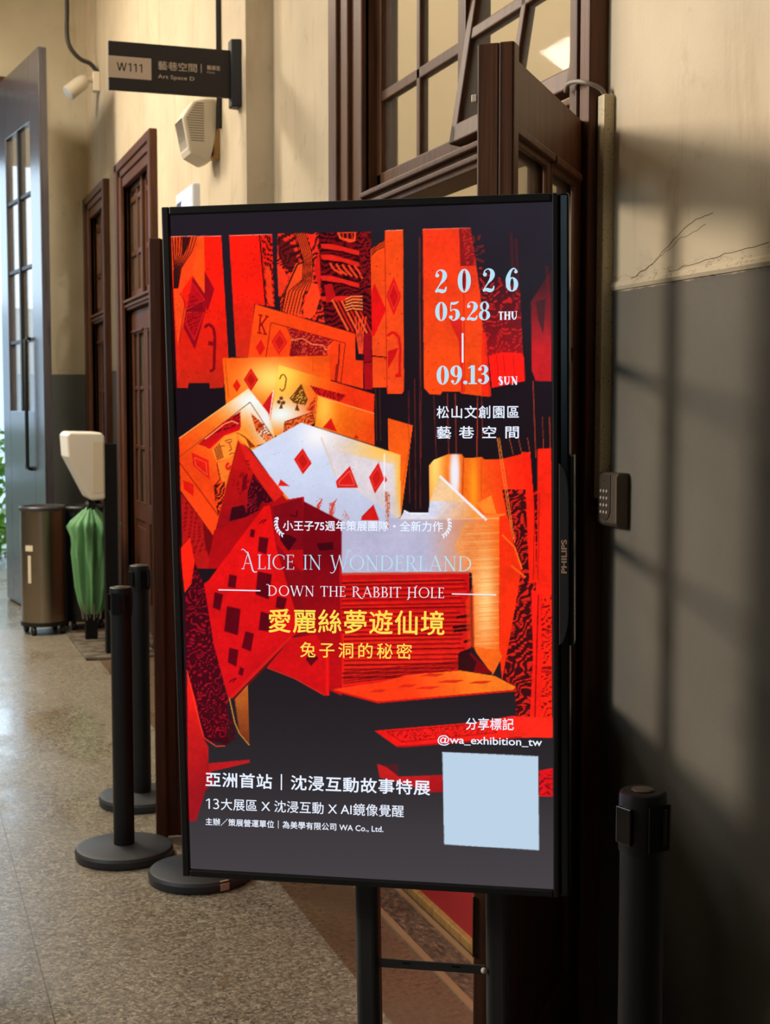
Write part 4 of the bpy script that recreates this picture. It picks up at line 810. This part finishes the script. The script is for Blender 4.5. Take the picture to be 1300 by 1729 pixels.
def sans(ch, w=.11):
    a3 = [stroke([(.08, .86, w), (.20, .94, w), (.36, .92, w), (.45, .76, w), (.38, .59, w), (.20, .53, w)]), stroke([(.20, .53, w), (.40, .48, w), (.49, .28, w), (.40, .09, w), (.22, .05, w), (.06, .12, w)])]
    g = {'1': (.58, [rect(.30, .30+w, 0, 1), stroke([(.10, .78, w*.8), (.22, .88, w*.8), (.34, .98, w*.8)])]), '3': (.60, a3), 'W': (1.12, [seg(.06, 1, .30, 0, w), seg(.30, 0, .54, .98, w), seg(.54, .98, .78, 0, w), seg(.78, 0, 1.02, 1, w)])}
    return g[ch]
put(setline('13', sans, .06), C5(182, 938), C5(268, 941), 17.2, 'white', 0, 1)
put(textmesh('大展區 X 沈浸互動 X AI鏡像覺醒', 1.02, .006), C5(279, 947), C6(280, 890), 20, 'white')
put(textmesh('主辦／策展營運單位｜為美學有限公司 WA Co., Ltd.', 1.02, .014), C5(180, 1046), C6(162, 980), 13.5, 'white')
def laurel(mirror):
    V = []; F = []
    for k in range(7):
        a = R(150+k*14); x, y = .62+.52*math.cos(a), .5+.52*math.sin(a)
        for s, tl in ((.55, 1), (-.55, .8)):
            d = a+PI/2*1.1+s; lx, ly = math.cos(d+PI)*.0, 0; o = len(V); ux, uy = -math.cos(a-PI/2-s), -math.sin(a-PI/2-s); L = .19*tl
            V += [(x, y), (x+ux*L*.5-uy*.04, y+uy*L*.5+ux*.04), (x+ux*L, y+uy*L), (x+ux*L*.5+uy*.04, y+uy*L*.5-ux*.04)]; F.append((o, o+1, o+2, o+3))
    v, f = stroke([(.62+.52*math.cos(R(a)), .5+.52*math.sin(R(a)), .025) for a in range(150, 245, 12)], 2); o = len(V); V += v; F += [tuple(i+o for i in q) for q in f]
    V = np.array(V); V[:, 0] *= mirror; return V, F
put(laurel(1), D8(200, 160), D8(251, 161), 35, 'white'); put(laurel(-1), D8(982, 166), D8(1034, 167), 35, 'white')
def decal(name, VF, m, parent, fn, copies=1):
    n = max(1, len(VF[0])//copies); me = bpy.data.meshes.new(name); me.from_pydata([fn(*v, i//n) for i, v in enumerate(VF[0])], [], VF[1]); me.update(); return obj(name, me, m, parent)
def fit(VF, x0, x1, y0, y1):
    V, F = VF; mn, mx = V.min(0), V.max(0); s = (V-mn)/(mx-mn); return np.stack([x0+s[:, 0]*(x1-x0), y0+s[:, 1]*(y1-y0)], 1), F
V, F = fit(textmesh('PHILIPS', 1., .03), 0, .0590, 0, .0100)
decal('maker_name', (V, F), mat('logo_print', (240, 200, 168), .4), lm, lambda a, b, k: (.3655-b, -.0126-k*.00004, ZC-.0305+a), 5)
# ---------------- queue posts ----------------
def queue_post(label, loc, rz=0., cord=False):
    r = thing('queue_post', label, 'queue post', (*loc, 0), rz, 'black retractable queue posts')
    bm = new(); lathe(bm, [(.155, 0), (.168, .004), (.170, .026), (.164, .036), (.150, .040), (.06, .043), (.044, .046), (.0, .046)], 64); obj('base', bm, M['charcoal'] if not cord else M['black'], r, 2)
    bm = new(); lathe(bm, [(.0362, .042), (.0362, .862)], 40); obj('pole', bm, M['black'], r, 2)
    bm = new(); lathe(bm, [(.036, .845), (.0385, .85), (.0385, .935), (.0375, .945), (.034, .9475), (.0, .9478)], 40); hd = obj('head', bm, M['black'], r, 2)
    bm = new(); lathe(bm, [(.014, .9478), (.019, .9482), (.019, .9492), (.010, .9496), (.0, .9496)], 24); obj('cap_button', bm, M['pewter'], hd, True)
    for k in range(3):
        a = k*2*PI/3+.4; mt = Matrix.Rotation(a, 4, 'Z'); bm = new(); box(bm, .037, .043, -.017, .017, .865, .925, mt); obj('belt_clip', bm, M['black_gloss'], r, bevel=.0015)
    a = R(232); mt = Matrix.Rotation(a, 4, 'Z'); bm = new(); box(bm, .037, .0405, -.022, .022, .855, .93, mt); obj('belt_end', bm, M['black_matte'], r, bevel=.001)
    return r
queue_post('black queue post standing before the open brown door leaf, whole pole in view', (.726, 4.924), .3)
queue_post('black queue post farther back, its base half hidden behind the open brown door leaf', (.896, 5.578), 1.1)
q = queue_post('queue post hidden by the screen except for its chipped round black base', (.927, 4.603), .7)
bm = new(); a = R(247); mt = Matrix.Rotation(a, 4, 'Z'); box(bm, .1692, .1712, -.017, .016, .006, .030, mt); box(bm, .160, .167, -.014, .016, .0345, .0372, mt); o = obj('paint_chip', bm, mat('bare_chip', (196, 176, 150), .8), q, bevel=.001); o['label'] = 'pale chipped patch'
queue_post('black queue post close to the camera before the grey painted wall below the keypad', (1.136, 2.02), .9, True)
# ---------------- keypad, conduit, cable on the near wall ----------------
kp = thing('door_keypad', 'small pewter keypad with lit buttons on the grey wall under the conduit', 'keypad', (1.6, 2.97, 1.288))
bm = new(); prism(bm, [(0, 0), (-.024, 0), (-.034, .010), (-.034, .119), (-.028, .127), (0, .127)], -.044, .050, 'y'); obj('housing', bm, M['pewter'], kp, bevel=.004, seg=3)
bm = new()
pts = [(.028*math.cos(a), .040+.028*math.sin(a)*.9) for a in (PI+PI*k/12 for k in range(13))]+[(.028, .122), (-.028, .122)]
prism(bm, [(y+.012, z) for y, z in pts], -.0365, -.0335, 'x'); obj('keypad_plate', bm, mat('keypad_plate', (74, 64, 56), .35, .2), kp, bevel=.001)
for r_ in range(4):
    for c_ in range(3):
        bm = new(); lathe(bm, [(.0042, 0), (.0042, .0012), (.003, .002), (0, .002)], 14)
        for v in bm.verts: v.co = Vector((-.0365-v.co.z, .012+(c_-1)*.0145+v.co.x, .034+r_*.0165+v.co.y))
        obj('key', bm, M['button'], kp, True)
bm = new(); lathe(bm, [(.0018, 0), (.0018, .001), (0, .001)], 10)
for v in bm.verts: v.co = Vector((-.0365-v.co.z, .012+v.co.x, .108+v.co.y))
obj('indicator', bm, M['black'], kp)
cd = thing('wall_conduit', 'cream square conduit running down the brown door casing to the keypad', 'conduit', (1.6, 3.035, 1.40))
bm = new(); box(bm, -.028, .001, -.0165, .0165, -.05, .89); obj('trunking', bm, M['conduit'], cd, bevel=.003)
bm = new(); tube(bm, bez([(-.014, .0, .885), (-.030, .002, .905), (-.058, .02, .920), (-.064, .06, .930), (-.064, .10, .932), (-.056, .128, .922)], 6), .0055, 10); obj('cable', bm, mat('grey_cable', (128, 116, 104), .5), cd, True)
# ---------------- hanging sign on the pilaster ----------------
sg = thing('hanging_sign', 'black projecting room sign lettered W111 above the speaker', 'sign', (1.48, 6.29, 2.88))
bm = new(); box(bm, -.575, -.02, -.012, .012, .041, .246); pn = obj('sign_panel', bm, M['sign_black'], sg, bevel=.003)
bm = new(); prism(bm, [(-.045, -.03), (.0, -.045), (.0, .045), (-.045, .03)], 0.0, .292, 'z'); obj('wall_bracket', bm, M['sign_black'], sg, bevel=.006)
bm = new(); box(bm, -.5765, -.392, -.0132, -.011, .092, .183); obj('number_plate', bm, M['sign_pale'], pn)
sgp = lambda a, b, k: (a-1.48, -.0145-k*.00005, b-2.88)
decal('lettering', fit(setline('W111', sans, .02), .940, 1.048, 3.002, 3.038), mat('number_print', (16, 14, 14), .6), pn, lambda a, b, k: (a-1.48, -.0145, b-2.88-(a-.94)*.02))
decal('lettering', fit(textmesh('藝巷空間', 1.0, .010), 1.117, 1.287, 3.018, 3.056), M['sign_text'], pn, sgp, 5)
decal('lettering', fit(textmesh('Art Space D', 1.05, .012), 1.116, 1.275, 2.977, 2.999), M['sign_text'], pn, sgp, 5)
decal('lettering', (np.array(rect(1.304, 1.3075, 3.018, 3.056)[0]), [(0, 1, 2, 3)]), M['sign_text'], pn, sgp)
decal('lettering', fit(textmesh('醫護室', 1.0, .012), 1.331, 1.390, 3.034, 3.054), M['sign_text'], pn, sgp, 5)
decal('lettering', fit(textmesh('Clinic', 1.0, .0), 1.331, 1.366, 3.019, 3.029), M['sign_text'], pn, sgp)
# ---------------- wall speaker, its conduit and wedge ----------------
spk = thing('wall_speaker', 'cream angular wall speaker with slotted grille under the hanging sign', 'speaker', (1.48, 6.8, 2.70))
prof = [(-.013, .308), (-.07, .304), (-.126, .287), (-.151, .252), (-.177, .21), (-.150, .068), (-.139, .047), (-.067, .010), (-.019, .032)]
bm = new(); prism(bm, prof, -.10, .10, 'y'); obj('cabinet', bm, M['ivory'], spk, bevel=.012, seg=3)
bm = new()
for k in range(16):
    z = .085+k*.0115; xa = -.150-.027*(z-.068)/.142 if z < .19 else -.170+(z-.19)*.62; box(bm, xa+.016, -.075+.0*k, -.1012, -.099, z+.018, z+.0225)
obj('side_grille', bm, M['ivory_dark'], spk)
bm = new()
for k in range(18):
    f = k/17; z = .078+f*.125; xa = -.1525-.0268*f; box(bm, xa-.0006, xa+.006, -.082, .082, z, z+.0035)
obj('front_grille', bm, M['ivory_dark'], spk)
bm = new(); box(bm, -.012, -.001, -.07, .07, .16, .30); obj('mount_plate', bm, M['black'], spk)
bm = new(); prism(bm, [(-.045, .025), (-.001, .025), (-.001, .165), (-.014, .165)], -.10, -.04, 'y'); obj('wood_wedge', bm, M['wood_pale'], spk)
bm = new(); tube(bm, [(1.468, 6.66, 2.86), (1.468, 6.66, 5.0)], .0115, 12); tag(obj('pipe', bm, M['grey_metal'], None, True), 'thin dark grey pipe running up the pilaster behind the hanging sign', 'pipe')
# ---------------- lightbox past the pilaster ----------------
lb = thing('wall_lightbox', 'pale blue lit box on the far wall peeping over the top left of the screen', 'lightbox', (1.6, 7.9, 2.2))
bm = new(); box(bm, -.06, 0, -.24, .24, .0, .56); obj('case', bm, mat('box_case', (196, 204, 216), .35), lb, bevel=.01)
bm = new(); box(bm, -.063, -.058, -.20, .20, .04, .50); obj('lit_panel', bm, M['blue_panel'], lb)
bm = new(); prism(bm, [(.19, .50), (.05, .50), (.19, .30)], -.0645, -.0625, 'x'); obj('dark_corner', bm, M['black'], lb)
# ---------------- spot lamp and cable ----------------
sl = thing('wall_spotlight', 'white spotlight on a jointed arm high on the far wall, black cable above', 'lamp', (1.6, 11.6, 4.06))
bm = new(); box(bm, -.055, 0, -.04, .04, -.02, .13); obj('mount_box', bm, M['ivory'], sl, bevel=.006)
bm = new(); tube(bm, [(-.05, 0, .06), (-.10, 0, .075), (-.13, 0, .055)], .018, 12); obj('arm', bm, M['ivory'], sl, True)
bm = new(); A, B = Vector((-.10, 0, .075)), Vector((-.25, -.03, -.055)); tube(bm, [A+(B-A)*f for f in (0, .12, .35, 1.)], [.03, .05, .058, .060], 24); obj('lamp_head', bm, M['ivory'], sl, 2)
bm = new(); tube(bm, [A+(B-A)*f for f in (.985, 1.01)], .052, 24); obj('lens', bm, mat('spot_lens', (230, 236, 240), .2), sl)
bm = new(); tube(bm, bez([(-.243, 0, .94), (-.243, 0, .62), (-.246, 0, .40), (-.22, 0, .30), (-.15, 0, .225), (-.075, 0, .195), (-.03, 0, .15), (-.012, 0, .12)], 8), .017, 10); obj('cable', bm, mat('cable_black', (40, 34, 28), .5), sl, True)
# ---------------- tall exit door leaf ----------------
ed = thing('exit_door', 'tall dark plank door with narrow glass, folded back at the corridor end', 'door', (1.055, 10.544, 0), math.atan2(.9906, -.137))
W_ = 1.37; bm = new(); G = (.29, .66, .70, 1.06)
def ebox(a, b, z0, z1, t0=-.03, t1=.03): box(bm, a, b, t0, t1, z0, z1)
ebox(0, .30, .02, 4.1); ebox(1.12, W_, .02, 4.1); ebox(.30, 1.12, 3.63, 4.1); ebox(.30, 1.12, .02, 1.53); obj('leaf_frame', bm, M['wood_dark'], ed, bevel=.004)
bm = new(); ebox(.69, .73, 1.53, 3.63, -.03, .03)
for z in (2.06, 2.6, 3.13): ebox(.30, 1.12, z-.012, z+.012, -.012, .02)
obj('glazing_bar', bm, M['black'], ed)
bm = new(); ebox(.30, 1.12, 1.53, 3.63, -.003, .003); obj('glass_pane', bm, M['glass'], ed)
for s in (1, -1):
    bm = new(); y = s*.07; tube(bm, [(.38, s*.028, 2.06), (.38, y*.8, 2.07), (.38, y, 2.05), (.38, y, 1.12), (.38, y*.8, 1.10), (.38, s*.028, 1.10)], .014, 10); obj('pull_handle', bm, M['black'], ed, True)
bm = new(); box(bm, .30, .62, .029, .034, 1.09, 1.12); obj('bolt_bar', bm, M['black'], ed)
# ---------------- steel bins ----------------
def bin_(label, loc, body, h=.885, r=.152, sticker=False):
    t_ = thing('waste_bin', label, 'bin', (*loc, 0), .35, 'cylinder bins at the corridor end')
    bm = new(); lathe(bm, [(r, .085), (r, h-.03)], 48); obj('body', bm, body, t_, 2)
    bm = new(); lathe(bm, [(r-.02, h-.02), (r+.006, h-.032), (r+.008, h-.012), (r, h), (r-.02, h-.004), (r-.03, h-.05)], 48); obj('rim', bm, M['grey_metal'] if sticker else M['black'], t_, 2)
    bm = new(); lathe(bm, [(r-.04, .058), (r+.006, .060), (r+.006, .088), (r-.04, .09)], 48); obj('foot_band', bm, M['black'], t_, 2)
    for k in range(4):
        a = k*PI/2+.6; x, y = (r-.012)*math.cos(a), (r-.012)*math.sin(a); bm = new(); tube(bm, [(x-.012, y, .026), (x+.012, y, .026)], .026, 16); box(bm, x-.016, x+.016, y-.01, y+.01, .03, .062); obj('caster', bm, M['black'], t_, True)
    if sticker:
        bm = new(); mt = Matrix.Rotation(R(208), 4, 'Z'); box(bm, r-.0005, r+.0015, -.03, .03, .58, .62, mt); box(bm, r-.0005, r+.0015, -.012, .012, .36, .55, mt); obj('sticker', bm, M['ivory'], t_)
    return t_
bin_('brushed steel cylinder bin on casters beside the tall exit door', (.953, 10.06), M['steel'], sticker=True)
bin_('black cylinder bin behind the green umbrella', (1.24, 10.22), M['black'], .87, .150)  # second bin, body and rim plain black
# ---------------- umbrella wrapping stand and umbrella ----------------
us = thing('umbrella_stand', 'white headed umbrella stand on black legs and a stone base plate', 'stand', (1.23, 8.97, 0))
bm = new(); box(bm, -.145, .30, -.13, .88, 0, .022); obj('base_plate', bm, M['mat'], us, bevel=.006)
bm = new(); box(bm, -.005, .075, -.035, .03, .022, 1.335); obj('post', bm, M['black_matte'], us, bevel=.004)
bm = new(); box(bm, -.06, .02, .55, .60, .022, .9); obj('rear_leg', bm, M['black_matte'], us, bevel=.004)
bm = new(); prism(bm, [(-.225, 1.255), (-.232, 1.385), (-.215, 1.41), (-.02, 1.405), (.0, 1.38), (.0, .99), (-.09, .985)], -.05, .34, 'y'); obj('white_head', bm, M['white_plastic'], us, bevel=.016, seg=3)
bm = new(); box(bm, -.075, -.012, -.0525, -.049, 1.03, 1.35); obj('side_plate', bm, M['ivory'], us, bevel=.004)
um = thing('umbrella', 'folded green umbrella hanging head down under the white stand head', 'umbrella', (1.178, 9.25, .235))
def pleat(a, z):
    k = min(1, max(0, (z-.0)/.64)); return (1+.24*math.cos(8*a+2.2*k)*(1 if z < .60 else .5)+.10*math.cos(16*a+2-3*k)+.05*math.cos(3*a))*.93
bm = new(); lathe(bm, [(.020, .70), (.055, .66), (.120, .60), (.135, .56), (.118, .50), (.118, .40), (.102, .30), (.090, .18), (.075, .08), (.060, .02), (.045, .0)], 96, f=pleat)
obj('canopy', bm, M['green'], um, True)
bm = new(); lathe(bm, [(.02, .64), (.04, .68), (.03, .71), (.014, .735)], 20, f=lambda a, z: 1+.25*math.cos(6*a)); tube(bm, [(0, 0, .6), (0, 0, .735)], .008, 8); obj('hub', bm, M['black'], um, True)
for k in range(8):
    a = k*PI/4+.1; bm = new(); tube(bm, [(.072*math.cos(a), .072*math.sin(a), .07), (.058*math.cos(a), .058*math.sin(a), -.035)], .0035, 6); obj('rib_tip', bm, M['steel'], um)
bm = new(); prism(bm, [(.03, .60), (.155, .615), (.20, .575), (.10, .53)], -.004, .004, 'y'); obj('loose_flap', bm, mat('flap_cloth', (108, 170, 112), .55), um)  # flap in one plain green, the base tone of the umbrella cloth
# ---------------- outside ----------------
bm = new(); box(bm, -30, 30, 12.85, 45, -.12, -.02); box(bm, -30, -2.2, -30, 12.85, -.12, -.02); o = struct('ground', bm, M['ground'])
def shrub(name, label, loc, sx, sy, h, m, n=900, seed=1, cat='hedge', ls=.16):
    random.seed(seed); r = thing(name, label, cat, loc); bm = new()
    for _ in range(n):
        u, v, w_ = random.uniform(-1, 1), random.uniform(-1, 1), random.uniform(0, 1); p = Vector((u*sx, v*sy, h*w_))
        q = Euler((random.uniform(-1, 1), random.uniform(-1, 1), random.uniform(0, 6))).to_matrix(); s = ls*random.uniform(.6, 1.3)
        bm.faces.new([bm.verts.new(p+q @ Vector(c)*s) for c in ((-.5, 0, 0), (0, -.25, .05), (.5, 0, 0), (0, .25, .05))])
    obj('foliage', bm, m, r); bm = new(); tube(bm, [(0, 0, 0), (0, 0, h*.7)], .05, 8); obj('stem', bm, M['bark'], r); return r
shrub('hedge', 'bright green hedge outside the exit, seen past the tall door', (.2, 15.2, -.02), 2.2, .4, 1.35, M['leafgreen'], 2600, 2)
bm = new(); box(bm, -8, 6, 12.7, 16.6, 4.28, 4.42); struct('added_sky_blocker', bm, mat('sky_blocker_underside', (84, 80, 78), .8))  # unseen slab, added to darken the sky reflection on the upper exit door
shrub('tree', 'dark leafy tree outside the window opening behind the camera', (-4.2, -1.9, -.02), 1.1, 3.2, 5.2, M['treegreen'], 5200, 5, 'tree', .34)
bm = new(); box(bm, -14, 14, 24, 24.4, -.02, 3.2); struct('wall_outside', bm, mat('pale_outside_wall', (214, 222, 230), .8))
